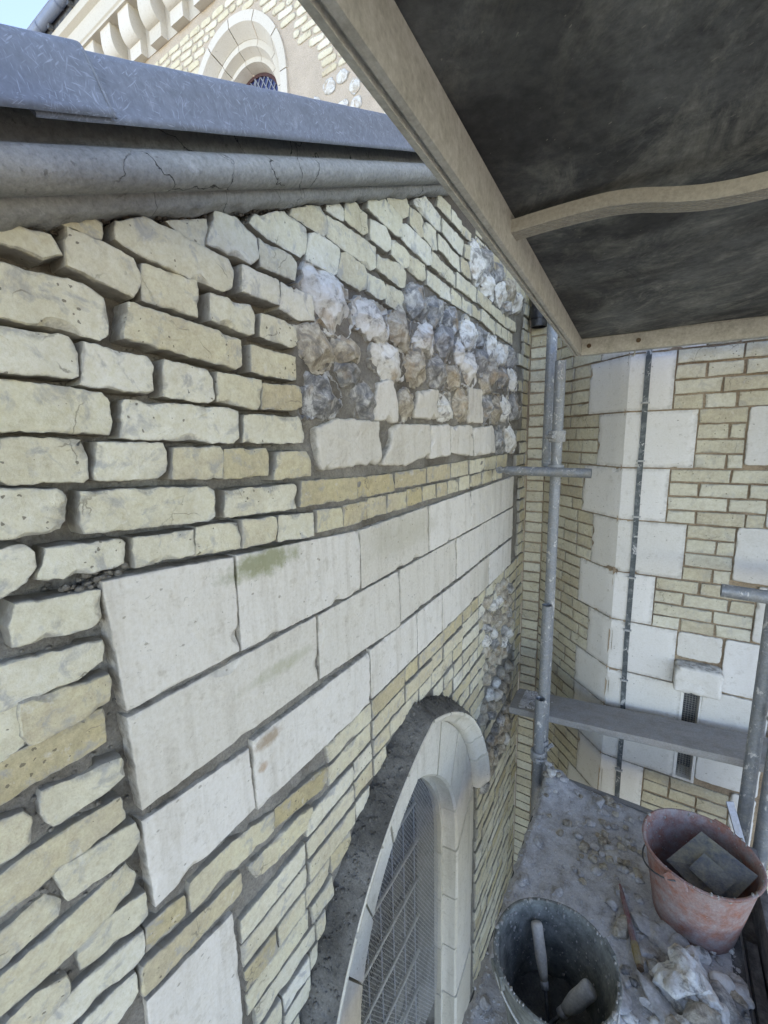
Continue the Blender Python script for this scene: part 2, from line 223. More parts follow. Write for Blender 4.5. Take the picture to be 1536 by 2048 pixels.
# ------------------------------------------------------------------ materials
def mat(name, rough=0.9, metallic=0.0, spec=0.3):
    mt = bpy.data.materials.new(name); mt.use_nodes = True
    b = mt.node_tree.nodes['Principled BSDF']
    b.inputs['Roughness'].default_value = rough; b.inputs['Metallic'].default_value = metallic; b.inputs['Specular IOR Level'].default_value = spec
    return mt, mt.node_tree, b
def N(nt, t, **k):
    n = nt.nodes.new(t)
    for a, v in k.items():
        if a in n.inputs: n.inputs[a].default_value = v
        else: setattr(n, a, v)
    return n
def link(nt, a, b): nt.links.new(a, b)
def coords(nt, scale=(1, 1, 1), rot=(0, 0, 0), obj=False):
    g = N(nt, 'ShaderNodeTexCoord') if obj else N(nt, 'ShaderNodeNewGeometry')
    src_ = g.outputs['Object' if obj else 'Position']
    if any(rot):
        m0 = N(nt, 'ShaderNodeMapping'); m0.inputs['Rotation'].default_value = rot; link(nt, src_, m0.inputs['Vector']); src_ = m0.outputs[0]
    mp = N(nt, 'ShaderNodeMapping'); mp.inputs['Scale'].default_value = scale
    link(nt, src_, mp.inputs['Vector']); return mp.outputs[0]
def noi(nt, vec, scale, detail=4, rough=0.6, dist=0.0):
    n = N(nt, 'ShaderNodeTexNoise'); n.inputs['Scale'].default_value = scale; n.inputs['Detail'].default_value = detail
    n.inputs['Roughness'].default_value = rough; n.inputs['Distortion'].default_value = dist
    link(nt, vec, n.inputs['Vector']); return n.outputs['Fac']
def ramp(nt, fac, stops, interp='LINEAR'):
    r = N(nt, 'ShaderNodeValToRGB'); r.color_ramp.interpolation = interp
    e = r.color_ramp.elements
    while len(e) < len(stops): e.new(0.5)
    for q, (p, c) in zip(e, stops):
        q.position = p; q.color = (c, c, c, 1) if isinstance(c, (int, float)) else (*c, 1)
    if fac is not None: link(nt, fac, r.inputs[0])
    return r.outputs[0]
def mix(nt, fac, a, b, mode='MIX'):
    m = N(nt, 'ShaderNodeMix', data_type='RGBA', blend_type=mode)
    for s, v in ((m.inputs[0], fac), (m.inputs[6], a), (m.inputs[7], b)):
        if isinstance(v, (int, float)): s.default_value = v
        elif isinstance(v, tuple): s.default_value = (*v, 1)
        else: link(nt, v, s)
    return m.outputs[2]
def mth(nt, op, a, b=0.0, clamp=False):
    m = N(nt, 'ShaderNodeMath', operation=op, use_clamp=clamp)
    for s, v in ((m.inputs[0], a), (m.inputs[1], b)):
        if isinstance(v, (int, float)): s.default_value = v
        else: link(nt, v, s)
    return m.outputs[0]
def bump(nt, b, h, strength=0.5, dist=0.004, prev=None):
    n = N(nt, 'ShaderNodeBump'); n.inputs['Strength'].default_value = strength; n.inputs['Distance'].default_value = dist
    link(nt, h, n.inputs['Height'])
    if prev is not None: link(nt, prev, n.inputs['Normal'])
    link(nt, n.outputs[0], b.inputs['Normal']); return n.outputs[0]
def attr(nt, name): return N(nt, 'ShaderNodeAttribute', attribute_name=name).outputs['Fac']
def island(nt): return N(nt, 'ShaderNodeNewGeometry').outputs['Random Per Island']

def brick_mat(name, pale, tan, dirt=(0.27, 0.25, 0.205), grey=0.5, island_amt=0.35):
    mt, nt, b = mat(name, 0.92, spec=0.2)
    p = coords(nt)
    wv = attr(nt, 'warm'); isl = island(nt)
    t = mth(nt, 'ADD', wv, mth(nt, 'MULTIPLY', mth(nt, 'SUBTRACT', isl, 0.5), island_amt), True)
    blot = noi(nt, p, 14, 4, 0.6)
    t2 = mth(nt, 'ADD', t, mth(nt, 'MULTIPLY', mth(nt, 'SUBTRACT', blot, 0.5), 0.5), True)
    base = mix(nt, t2, pale, tan)
    v1 = noi(nt, p, 60, 6, 0.7)
    base = mix(nt, 0.45, base, ramp(nt, v1, [(0.25, 0.25), (0.5, 0.5), (0.75, 0.70)]), 'OVERLAY')
    base = mix(nt, 0.3, base, ramp(nt, noi(nt, p, 230, 4, 0.7), [(0.3, 0.3), (0.5, 0.5), (0.7, 0.68)]), 'OVERLAY')
    base = mix(nt, 0.5, base, ramp(nt, noi(nt, p, 7, 3, 0.6), [(0.3, 0.36), (0.5, 0.5), (0.7, 0.62)]), 'OVERLAY')
    base = mix(nt, 0.6, base, ramp(nt, mth(nt, 'FRACT', mth(nt, 'MULTIPLY', isl, 7.31)), [(0, (0.40, 0.39, 0.37)), (0.5, (0.5, 0.5, 0.5)), (1, (0.58, 0.585, 0.60))]), 'OVERLAY')
    # light lime and grey mortar smears, strongest on arrises and sides
    rim = attr(nt, 'rim')
    sm = noi(nt, p, 22, 5, 0.65, 0.6)
    smf = ramp(nt, mth(nt, 'ADD', sm, mth(nt, 'MULTIPLY', rim, 0.22)), [(0.55, 0.0), (0.66, 1.0)])
    base = mix(nt, mth(nt, 'MULTIPLY', smf, grey*1.3), base, (0.34, 0.335, 0.32))
    wh = noi(nt, p, 31, 5, 0.7, 0.4)
    base = mix(nt, ramp(nt, wh, [(0.6, 0.0), (0.72, 0.55)]), base, (0.68, 0.66, 0.58))
    st = noi(nt, p, 9, 3, 0.5)
    base = mix(nt, ramp(nt, st, [(0.55, 0.0), (0.8, 0.28)]), base, (0.30, 0.23, 0.12))
    sd_ = noi(nt, p, 35, 4, 0.7)
    sides = mth(nt, 'MULTIPLY', ramp(nt, rim, [(0.5, 0.0), (1.0, 1.0)]), ramp(nt, sd_, [(0.38, 0.25), (0.6, 0.9)]))
    base = mix(nt, sides, base, dirt)
    # small dark pits, irregular
    vo = N(nt, 'ShaderNodeTexVoronoi', feature='F1'); vo.inputs['Scale'].default_value = 95; vo.inputs['Randomness'].default_value = 1
    dv = N(nt, 'ShaderNodeVectorMath', operation='ADD'); nv = N(nt, 'ShaderNodeTexNoise'); nv.inputs['Scale'].default_value = 140
    link(nt, p, nv.inputs['Vector']); sc_ = N(nt, 'ShaderNodeVectorMath', operation='SCALE'); sc_.inputs['Scale'].default_value = 0.007
    link(nt, nv.outputs['Color'], sc_.inputs[0]); link(nt, p, dv.inputs[0]); link(nt, sc_.outputs[0], dv.inputs[1]); link(nt, dv.outputs[0], vo.inputs['Vector'])
    sep = N(nt, 'ShaderNodeSeparateColor'); link(nt, vo.outputs['Color'], sep.inputs[0])
    szr = ramp(nt, sep.outputs[0], [(0.74, 0.0), (1.0, 0.26)])
    pit = mth(nt, 'LESS_THAN', vo.outputs['Distance'], szr)
    base = mix(nt, mth(nt, 'MULTIPLY', pit, 0.75), base, (0.13, 0.11, 0.08))
    ck = N(nt, 'ShaderNodeTexVoronoi', feature='DISTANCE_TO_EDGE'); ck.inputs['Scale'].default_value = 11
    cv = N(nt, 'ShaderNodeVectorMath', operation='SCALE'); cv.inputs['Scale'].default_value = 0.10; c2_ = N(nt, 'ShaderNodeVectorMath', operation='ADD')
    cn = N(nt, 'ShaderNodeTexNoise'); cn.inputs['Scale'].default_value = 14; cn.inputs['Detail'].default_value = 6
    link(nt, p, cn.inputs['Vector']); link(nt, cn.outputs['Color'], cv.inputs[0]); link(nt, p, c2_.inputs[0]); link(nt, cv.outputs[0], c2_.inputs[1]); link(nt, c2_.outputs[0], ck.inputs['Vector'])
    crk = mth(nt, 'MULTIPLY', ramp(nt, ck.outputs['Distance'], [(0.006, 1.0), (0.018, 0.0)]), ramp(nt, noi(nt, p, 9, 2, 0.5), [(0.59, 0.0), (0.65, 0.65)]))
    base = mix(nt, crk, base, (0.17, 0.15, 0.115))  # cracks, also painting in the tiny shadows of the rough brick face
    ew = mth(nt, 'MULTIPLY', ramp(nt, rim, [(0.03, 0.0), (0.3, 1.0)]), ramp(nt, noi(nt, p, 55, 4, 0.7), [(0.42, 0.0), (0.6, 0.75)]))
    base = mix(nt, ew, base, (0.33, 0.31, 0.26))
    link(nt, base, b.inputs['Base Color'])
    h = mth(nt, 'ADD', mth(nt, 'MULTIPLY', noi(nt, p, 40, 8, 0.7), 0.8), mth(nt, 'MULTIPLY', pit, -0.6))
    n1 = bump(nt, b, noi(nt, p, 420, 3, 0.6), 0.25, 0.0015)
    bump(nt, b, h, 0.75, 0.006, n1)
    return mt
def stone_mat(name, c0, c1, stain=(0.36, 0.31, 0.22), spec=0.2, grain=0.5, moss=False, bands=True, rimdirt=(0.24, 0.22, 0.18)):
    mt, nt, b = mat(name, 0.9, spec=spec)
    p = coords(nt)
    oi = N(nt, 'ShaderNodeObjectInfo').outputs['Random']; isl = island(nt)
    base = mix(nt, noi(nt, p, 5, 4, 0.6), c0, c1)
    base = mix(nt, 0.30, base, ramp(nt, mth(nt, 'FRACT', mth(nt, 'ADD', oi, isl)), [(0, (0.46, 0.425, 0.34)), (0.4, (0.60, 0.575, 0.51)), (1, (0.74, 0.72, 0.68))]))
    if bands:
        pv = coords(nt, (3, 3, 0.35))
        base = mix(nt, ramp(nt, noi(nt, pv, 7, 4, 0.6), [(0.5, 0.0), (0.72, 0.4)]), base, stain)
    base = mix(nt, ramp(nt, noi(nt, p, 26, 6, 0.7), [(0.55, 0.0), (0.76, 0.6)]), base, stain)
    base = mix(nt, 0.35, base, ramp(nt, noi(nt, p, 130, 5, 0.7), [(0.3, 0.3), (0.5, 0.5), (0.7, 0.66)]), 'OVERLAY')
    rim = attr(nt, 'rim')
    base = mix(nt, mth(nt, 'MULTIPLY', ramp(nt, rim, [(0.1, 0.0), (1.0, 1.0)]), ramp(nt, noi(nt, p, 30, 4, 0.7), [(0.4, 0.1), (0.62, 0.9)])), base, rimdirt)
    vo = N(nt, 'ShaderNodeTexVoronoi', feature='F1'); vo.inputs['Scale'].default_value = 60; link(nt, coords(nt, (1, 1, 1.3)), vo.inputs['Vector'])
    sp_ = N(nt, 'ShaderNodeSeparateColor'); link(nt, vo.outputs['Color'], sp_.inputs[0])
    pit_ = mth(nt, 'LESS_THAN', mth(nt, 'ADD', vo.outputs['Distance'], mth(nt, 'MULTIPLY', noi(nt, p, 260, 2), 0.18)), ramp(nt, sp_.outputs[0], [(0.86, 0.0), (1.0, 0.34)]))
    base = mix(nt, mth(nt, 'MULTIPLY', pit_, 0.6), base, (0.25, 0.22, 0.16))
    # worn scars
    scn = ramp(nt, noi(nt, coords(nt, (1, 1, 1.6)), 70, 2, 0.5, 1.5), [(0.68, 0.0), (0.75, 1.0)])
    base = mix(nt, mth(nt, 'MULTIPLY', scn, 0.5), base, (0.30, 0.27, 0.21))
    if moss:
        # green algae streak under the first joint of the ashlar and rusty marks on the third course
        g = N(nt, 'ShaderNodeNewGeometry'); sx = N(nt, 'ShaderNodeSeparateXYZ'); link(nt, g.outputs['Position'], sx.inputs[0])
        def spot(y, z, ry, rz):
            a = mth(nt, 'POWER', mth(nt, 'DIVIDE', mth(nt, 'SUBTRACT', sx.outputs[1], y), ry), 2.0)
            c = mth(nt, 'POWER', mth(nt, 'DIVIDE', mth(nt, 'SUBTRACT', sx.outputs[2], z), rz), 2.0)
            d = mth(nt, 'ADD', mth(nt, 'ADD', a, c), mth(nt, 'MULTIPLY', mth(nt, 'SUBTRACT', noi(nt, p, 24, 5, 0.7), 0.5), 2.6))
            return ramp(nt, d, [(0.1, 1.0), (1.0, 0.0)])
        base = mix(nt, mth(nt, 'MULTIPLY', spot(0.62, 1.462, 0.13, 0.035), 0.75), base, (0.21, 0.22, 0.09))
        base = mix(nt, mth(nt, 'MULTIPLY', spot(0.66, 1.20, 0.14, 0.02), 0.4), base, (0.28, 0.28, 0.14))
        base = mix(nt, mth(nt, 'MULTIPLY', spot(0.60, 1.045, 0.05, 0.02), 0.7), base, (0.30, 0.20, 0.11))
        base = mix(nt, mth(nt, 'MULTIPLY', spot(0.578, 0.985, 0.016, 0.016), 0.8), base, (0.36, 0.20, 0.09))
        base = mix(nt, mth(nt, 'MULTIPLY', spot(1.25, 1.40, 0.3, 0.08), 0.35), base, (0.38, 0.35, 0.24))
    link(nt, base, b.inputs['Base Color'])
    n1 = bump(nt, b, noi(nt, p, 300, 4, 0.65), 0.3 * grain, 0.0015)
    n2 = bump(nt, b, noi(nt, p, 38, 7, 0.7), 0.5 * grain, 0.004, n1)
    bump(nt, b, noi(nt, coords(nt, (1, 1, 0.12), (R(4), 0, 0)), 150, 3, 0.6), 0.35 * grain, 0.003, n2)
    return mt
def mortar_mat(name, c0, c1, dark):
    mt, nt, b = mat(name, 0.95, spec=0.15)
    p = coords(nt)
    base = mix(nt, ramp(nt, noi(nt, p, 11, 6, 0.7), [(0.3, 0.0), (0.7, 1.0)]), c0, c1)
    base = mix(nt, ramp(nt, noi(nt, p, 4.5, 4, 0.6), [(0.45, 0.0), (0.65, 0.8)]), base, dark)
    base = mix(nt, 0.6, base, ramp(nt, noi(nt, p, 160, 5, 0.75), [(0.3, 0.22), (0.5, 0.5), (0.7, 0.72)]), 'OVERLAY')
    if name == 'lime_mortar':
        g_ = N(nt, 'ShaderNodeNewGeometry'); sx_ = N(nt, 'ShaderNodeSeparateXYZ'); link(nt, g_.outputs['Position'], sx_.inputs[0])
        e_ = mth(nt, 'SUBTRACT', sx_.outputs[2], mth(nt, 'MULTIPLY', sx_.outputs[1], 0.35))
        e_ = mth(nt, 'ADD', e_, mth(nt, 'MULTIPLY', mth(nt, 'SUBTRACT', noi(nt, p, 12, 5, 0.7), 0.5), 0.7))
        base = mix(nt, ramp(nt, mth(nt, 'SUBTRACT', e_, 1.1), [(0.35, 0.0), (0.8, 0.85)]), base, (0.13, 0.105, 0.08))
    lime = ramp(nt, noi(nt, p, 75, 3, 0.6), [(0.68, 0.0), (0.74, 1.0)])
    base = mix(nt, mth(nt, 'MULTIPLY', lime, 0.5), base, (0.45, 0.42, 0.36))
    link(nt, base, b.inputs['Base Color'])
    n1 = bump(nt, b, noi(nt, p, 220, 5, 0.7), 0.7, 0.003)
    bump(nt, b, noi(nt, p, 50, 6, 0.7), 0.8, 0.008, n1)
    return mt
M = {}
M['brick'] = brick_mat('gault_brick', (0.67, 0.635, 0.50), (0.50, 0.42, 0.24))
M['brick_church'] = brick_mat('church_brick', (0.70, 0.64, 0.49), (0.62, 0.54, 0.38), grey=0.1, dirt=(0.56, 0.47, 0.36))
M['turret_brick'] = brick_mat('turret_brick', (0.62, 0.585, 0.46), (0.50, 0.43, 0.28), dirt=(0.36, 0.29, 0.20), grey=0.25)
M['limestone'] = stone_mat('limestone', (0.71, 0.665, 0.575), (0.63, 0.58, 0.475), moss=True)
M['quoin'] = stone_mat('quoin_limestone', (0.78, 0.75, 0.69), (0.70, 0.67, 0.60), stain=(0.47, 0.43, 0.35), bands=False)
M['arch'] = stone_mat('arch_stone', (0.64, 0.59, 0.48), (0.50, 0.45, 0.34), stain=(0.36, 0.32, 0.24))
M['church'] = stone_mat('church_stone', (0.64, 0.58, 0.49), (0.60, 0.53, 0.43), stain=(0.48, 0.41, 0.31), bands=False, rimdirt=(0.45, 0.38, 0.29))
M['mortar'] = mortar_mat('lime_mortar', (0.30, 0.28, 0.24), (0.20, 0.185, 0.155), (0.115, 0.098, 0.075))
M['mortar_brown'] = mortar_mat('brown_mortar', (0.42, 0.33, 0.23), (0.33, 0.25, 0.17), (0.22, 0.16, 0.11))
M['mortar_church'] = mortar_mat('sandy_mortar', (0.54, 0.45, 0.355), (0.49, 0.405, 0.315), (0.47, 0.39, 0.305))
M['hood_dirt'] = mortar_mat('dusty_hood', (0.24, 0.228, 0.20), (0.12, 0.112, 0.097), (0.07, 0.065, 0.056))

def flint_mat(name, whites, greys, lo, hi):
    mt, nt, b = mat(name, 0.55, spec=0.45)
    p = coords(nt); oi = N(nt, 'ShaderNodeObjectInfo').outputs['Random']
    off = N(nt, 'ShaderNodeVectorMath', operation='ADD'); cmb = N(nt, 'ShaderNodeCombineXYZ'); link(nt, mth(nt, 'MULTIPLY', oi, 9.0), cmb.inputs[0])
    link(nt, p, off.inputs[0]); link(nt, cmb.outputs[0], off.inputs[1]); q = off.outputs[0]
    f = noi(nt, q, 24, 6, 0.7, 0.8)
    base = ramp(nt, f, [(lo, greys[0]), ((lo+hi)/2, greys[1]), (hi, whites[0]), (min(1, hi+0.2), whites[1])])
    base = mix(nt, ramp(nt, noi(nt, q, 13, 4, 0.6), [(0.56, 0.0), (0.70, 0.65)]), base, (0.40, 0.28, 0.16))
    rim = attr(nt, 'rim')
    base = mix(nt, mth(nt, 'MULTIPLY', rim, 0.5), base, (0.30, 0.285, 0.25))
    lap = ramp(nt, mth(nt, 'ADD', noi(nt, q, 30, 5, 0.7, 0.5), mth(nt, 'MULTIPLY', rim, 0.35)), [(0.68, 0.0), (0.80, 0.7)])
    base = mix(nt, lap, base, (0.36, 0.34, 0.30))
    base = mix(nt, 0.45, base, ramp(nt, noi(nt, q, 95, 6, 0.75), [(0.28, 0.15), (0.5, 0.5), (0.72, 0.78)]), 'OVERLAY')
    link(nt, base, b.inputs['Base Color'])
    link(nt, ramp(nt, f, [(lo, 0.35), (hi, 0.8)]), b.inputs['Roughness'])
    n1 = bump(nt, b, noi(nt, q, 120, 5, 0.7), 0.35, 0.003)
    vo = N(nt, 'ShaderNodeTexVoronoi', feature='SMOOTH_F1'); vo.inputs['Scale'].default_value = 48; link(nt, q, vo.inputs['Vector'])
    bump(nt, b, mth(nt, 'ADD', vo.outputs['Distance'], noi(nt, q, 60, 6, 0.75)), 0.5, 0.010, n1)
    return mt
M['flint0'] = flint_mat('white_flint', ((0.68, 0.655, 0.585), (0.78, 0.76, 0.70)), ((0.22, 0.215, 0.20), (0.42, 0.395, 0.345)), 0.33, 0.47)
M['flint1'] = flint_mat('grey_flint', ((0.48, 0.465, 0.42), (0.68, 0.66, 0.60)), ((0.14, 0.14, 0.135), (0.28, 0.27, 0.25)), 0.40, 0.60)
M['flint2'] = flint_mat('tan_flint', ((0.50, 0.445, 0.345), (0.66, 0.615, 0.52)), ((0.22, 0.19, 0.15), (0.36, 0.31, 0.235)), 0.38, 0.56)
M['flint3'] = flint_mat('dark_flint', ((0.50, 0.49, 0.46), (0.70, 0.68, 0.63)), ((0.10, 0.10, 0.10), (0.24, 0.235, 0.225)), 0.40, 0.58)
M['church_flint'] = flint_mat('church_white_flint', ((0.66, 0.63, 0.57), (0.76, 0.74, 0.70)), ((0.40, 0.33, 0.25), (0.55, 0.5, 0.43)), 0.34, 0.48)

def lead_mat():
    mt, nt, b = mat('lead_sheet', 0.55, spec=0.4)
    p = coords(nt)
    base = mix(nt, noi(nt, p, 9, 5, 0.65), (0.13, 0.142, 0.165), (0.21, 0.225, 0.25))
    base = mix(nt, 0.5, base, ramp(nt, noi(nt, p, 90, 5, 0.7), [(0.3, 0.3), (0.5, 0.5), (0.7, 0.68)]), 'OVERLAY')
    sc_all = None
    for i, (rot, s) in enumerate(((R(8), 430), (R(-24), 400), (R(38), 420), (R(80), 380), (R(-62), 400), (R(-8), 460))):
        vec = coords(nt, (1, 1, 0.13), (rot, 0, 0))
        f = noi(nt, vec, s, 1, 0.4)
        t = ramp(nt, f, [(0.655, 0.0), (0.74, 1.0)])
        msk = ramp(nt, noi(nt, coords(nt, (1, 1, 1), (0.3*i, 0.7*i, 0)), 22, 3, 0.5), [(0.45, 0.0), (0.56, 1.0)])
        t = mth(nt, 'MULTIPLY', t, msk)
        sc_all = t if sc_all is None else mth(nt, 'MAXIMUM', sc_all, t)
    base = mix(nt, mth(nt, 'MULTIPLY', sc_all, 0.55), base, (0.38, 0.41, 0.46))
    base = mix(nt, ramp(nt, noi(nt, p, 30, 5, 0.7), [(0.62, 0.0), (0.75, 0.55)]), base, (0.38, 0.40, 0.43))
    link(nt, base, b.inputs['Base Color'])
    bump(nt, b, noi(nt, p, 28, 5, 0.6), 0.25, 0.004)
    return mt
M['lead'] = lead_mat()

def coping_mat():
    mt, nt, b = mat('coping_stone', 0.92, spec=0.2)
    p = coords(nt)
    base = mix(nt, noi(nt, p, 8, 5, 0.65), (0.36, 0.355, 0.33), (0.25, 0.245, 0.22))
    base = mix(nt, 0.6, base, ramp(nt, noi(nt, p, 110, 6, 0.75), [(0.3, 0.25), (0.5, 0.5), (0.7, 0.7)]), 'OVERLAY')
    base = mix(nt, ramp(nt, noi(nt, p, 24, 5, 0.7), [(0.6, 0.0), (0.72, 0.5)]), base, (0.50, 0.49, 0.47))
    base = mix(nt, ramp(nt, noi(nt, p, 60, 3, 0.6), [(0.66, 0.0), (0.72, 0.6)]), base, (0.12, 0.115, 0.10))
    # fine cracks
    wv = N(nt, 'ShaderNodeTexVoronoi', feature='DISTANCE_TO_EDGE'); wv.inputs['Scale'].default_value = 6.5
    dv = N(nt, 'ShaderNodeVectorMath', operation='ADD'); nv = N(nt, 'ShaderNodeTexNoise'); nv.inputs['Scale'].default_value = 18; nv.inputs['Detail'].default_value = 5
    sc_ = N(nt, 'ShaderNodeVectorMath', operation='SCALE'); sc_.inputs['Scale'].default_value = 0.09
    link(nt, p, nv.inputs['Vector']); link(nt, nv.outputs['Color'], sc_.inputs[0]); link(nt, p, dv.inputs[0]); link(nt, sc_.outputs[0], dv.inputs[1])
    link(nt, dv.outputs[0], wv.inputs['Vector'])
    cr = mth(nt, 'MULTIPLY', ramp(nt, wv.outputs['Distance'], [(0.003, 1.0), (0.008, 0.0)]), ramp(nt, noi(nt, p, 4.0, 2, 0.5), [(0.47, 0.0), (0.53, 1.0)]))
    base = mix(nt, cr, base, (0.05, 0.048, 0.045))
    link(nt, base, b.inputs['Base Color'])
    n1 = bump(nt, b, noi(nt, p, 130, 6, 0.7), 0.6, 0.003)
    bump(nt, b, mth(nt, 'ADD', noi(nt, p, 30, 5, 0.7), mth(nt, 'MULTIPLY', cr, -1.0)), 0.6, 0.005, n1)
    return mt
M['coping'] = coping_mat()

def deck_mat():
    mt, nt, b = mat('phenolic_panel', 0.75, spec=0.25)
    p = coords(nt)
    base = mix(nt, ramp(nt, noi(nt, p, 3.2, 9, 0.78), [(0.35, 0.0), (0.65, 1.0)]), (0.050, 0.053, 0.058), (0.20, 0.212, 0.208))
    pst = coords(nt, (1.0, 0.5, 1), (0, 0, R(-32)))
    base = mix(nt, ramp(nt, noi(nt, pst, 9, 9, 0.78, 1.0), [(0.47, 0.0), (0.66, 0.85)]), base, (0.33, 0.335, 0.30))
    base = mix(nt, ramp(nt, noi(nt, p, 2.3, 5, 0.6, 0.5), [(0.47, 0.0), (0.62, 0.8)]), base, (0.035, 0.034, 0.036))
    base = mix(nt, 0.5, base, ramp(nt, noi(nt, p, 70, 6, 0.7), [(0.3, 0.25), (0.5, 0.5), (0.7, 0.75)]), 'OVERLAY')
    fl_ = ramp(nt, noi(nt, coords(nt, (1, 2.5, 1), (0, 0, 0.6)), 75, 2, 0.5), [(0.73, 0.0), (0.76, 1.0)])
    base = mix(nt, mth(nt, 'MULTIPLY', fl_, 0.65), base, (0.35, 0.34, 0.30))
    link(nt, base, b.inputs['Base Color'])
    bump(nt, b, noi(nt, p, 60, 6, 0.7), 0.4, 0.003)
    return mt
M['deck'] = deck_mat()

def dusty_metal(name, c0, c1, dust, dusty=0.5, metallic=0.35, rough=0.5, splash=0.0):
    mt, nt, b = mat(name, rough, metallic=metallic, spec=0.4)
    p = coords(nt)
    base = mix(nt, noi(nt, p, 12, 5, 0.65), c0, c1)
    d = ramp(nt, noi(nt, p, 26, 6, 0.7), [(0.62-dusty*0.35, 0.0), (0.85-dusty*0.3, 1.0)])
    base = mix(nt, d, base, dust)
    base = mix(nt, 0.5, base, ramp(nt, noi(nt, p, 120, 5, 0.7), [(0.3, 0.3), (0.5, 0.5), (0.7, 0.7)]), 'OVERLAY')
    if splash:
        s_ = ramp(nt, noi(nt, coords(nt, (1, 1, 0.6)), 34, 5, 0.7, 0.8), [(0.64-splash*0.1, 0.0), (0.67-splash*0.1, 1.0)])
        base = mix(nt, mth(nt, 'MULTIPLY', s_, 0.9), base, (0.52, 0.50, 0.46))
        link(nt, mth(nt, 'MULTIPLY', mth(nt, 'SUBTRACT', 1.0, s_), metallic), b.inputs['Metallic'])
    link(nt, base, b.inputs['Base Color'])
    link(nt, ramp(nt, d, [(0, rough), (1, 0.9)]), b.inputs['Roughness'])
    bump(nt, b, noi(nt, p, 80, 5, 0.7), 0.3, 0.002)
    return mt
M['rail'] = dusty_metal('dusty_aluminium', (0.52, 0.51, 0.465), (0.62, 0.61, 0.56), (0.46, 0.45, 0.40), 0.6, 0.15, 0.6)
M['tube'] = dusty_metal('galvanised_tube', (0.19, 0.205, 0.215), (0.29, 0.305, 0.315), (0.33, 0.325, 0.30), 0.5, 0.45, 0.5, 0.5)
M['coupler'] = dusty_metal('coupler_steel', (0.24, 0.245, 0.24), (0.34, 0.34, 0.33), (0.42, 0.41, 0.38), 0.6, 0.3, 0.6, 0.6)
M['darksteel'] = dusty_metal('dark_steel', (0.06, 0.065, 0.07), (0.11, 0.115, 0.125), (0.26, 0.25, 0.23), 0.35, 0.3, 0.5)
M['strap'] = dusty_metal('weathered_copper_tape', (0.05, 0.06, 0.062), (0.12, 0.135, 0.135), (0.30, 0.31, 0.30), 0.4, 0.2, 0.6, 0.5)
M['galv_bar'] = dusty_metal('grey_steel_bar', (0.30, 0.31, 0.33), (0.40, 0.41, 0.43), (0.42, 0.41, 0.39), 0.5, 0.3, 0.55)
M['rust'] = dusty_metal('rusty_bolt', (0.12, 0.075, 0.045), (0.2, 0.13, 0.08), (0.3, 0.25, 0.18), 0.3, 0.2, 0.7)
M['wire'] = dusty_metal('galvanised_wire', (0.36, 0.355, 0.33), (0.46, 0.455, 0.42), (0.45, 0.43, 0.38), 0.5, 0.2, 0.6)
M['black_pipe'] = dusty_metal('black_plastic', (0.018, 0.018, 0.02), (0.03, 0.03, 0.033), (0.16, 0.155, 0.14), 0.2, 0.0, 0.4)

def plain(name, c0, c1, sc0=12, rough=0.85, metallic=0.0, dust=None, dustamt=0.5, b_=0.5, stretch=(1, 1, 1)):
    mt, nt, b = mat(name, rough, metallic)
    p = coords(nt, stretch); q = coords(nt)
    base = mix(nt, ramp(nt, noi(nt, p, sc0, 6, 0.7), [(0.3, 0.0), (0.7, 1.0)]), c0, c1)
    if dust: base = mix(nt, ramp(nt, noi(nt, q, 20, 6, 0.7), [(0.55-0.3*dustamt, 0.0), (0.8-0.25*dustamt, 1.0)]), base, dust)
    base = mix(nt, 0.45, base, ramp(nt, noi(nt, q, 150, 4, 0.7), [(0.3, 0.3), (0.5, 0.5), (0.7, 0.7)]), 'OVERLAY')
    link(nt, base, b.inputs['Base Color'])
    bump(nt, b, noi(nt, p, 90, 6, 0.7), b_, 0.003)
    return mt
M['board'] = plain('weathered_plank', (0.20, 0.185, 0.16), (0.33, 0.30, 0.27), 20, 0.95, dust=(0.30, 0.29, 0.27), dustamt=0.6, stretch=(0.12, 1, 1))
M['grooved'] = plain('grooved_strip', (0.36, 0.34, 0.29), (0.46, 0.44, 0.385), 30, 0.7, dust=(0.4, 0.375, 0.32), stretch=(0.1, 1, 1))
M['floor'] = plain('mortar_dust', (0.44, 0.425, 0.405), (0.58, 0.565, 0.54), 9, 0.97, dust=(0.33, 0.31, 0.285), dustamt=0.4, b_=0.9)
M['plank_dark'] = plain('dark_ply', (0.06, 0.057, 0.055), (0.12, 0.115, 0.105), 14, 0.9, dust=(0.22, 0.21, 0.2), dustamt=0.4, stretch=(1, 0.15, 1))
M['red_bucket'] = plain('faded_red_plastic', (0.34, 0.125, 0.075), (0.22, 0.105, 0.08), 7, 0.75, dust=(0.31, 0.255, 0.24), dustamt=0.7, b_=0.35)
M['black_bucket'] = plain('dusty_black_rubber', (0.055, 0.06, 0.054), (0.11, 0.115, 0.10), 8, 0.85, dust=(0.22, 0.225, 0.20), dustamt=0.6, b_=0.4)
M['wood'] = plain('worn_handle_wood', (0.42, 0.36, 0.27), (0.55, 0.50, 0.42), 40, 0.7, dust=(0.5, 0.47, 0.42), dustamt=0.5, stretch=(1, 1, 0.2))
M['pale_handle'] = plain('pale_handle', (0.42, 0.41, 0.38), (0.54, 0.53, 0.50), 20, 0.75, dust=(0.3, 0.29, 0.27), dustamt=0.3)
M['hawk'] = plain('dirty_float', (0.30, 0.27, 0.17), (0.22, 0.215, 0.19), 12, 0.8, dust=(0.10, 0.11, 0.13), dustamt=0.55)
M['red_paint'] = plain('worn_red_steel', (0.26, 0.085, 0.075), (0.20, 0.11, 0.10), 25, 0.7, dust=(0.30, 0.27, 0.26), dustamt=0.5)
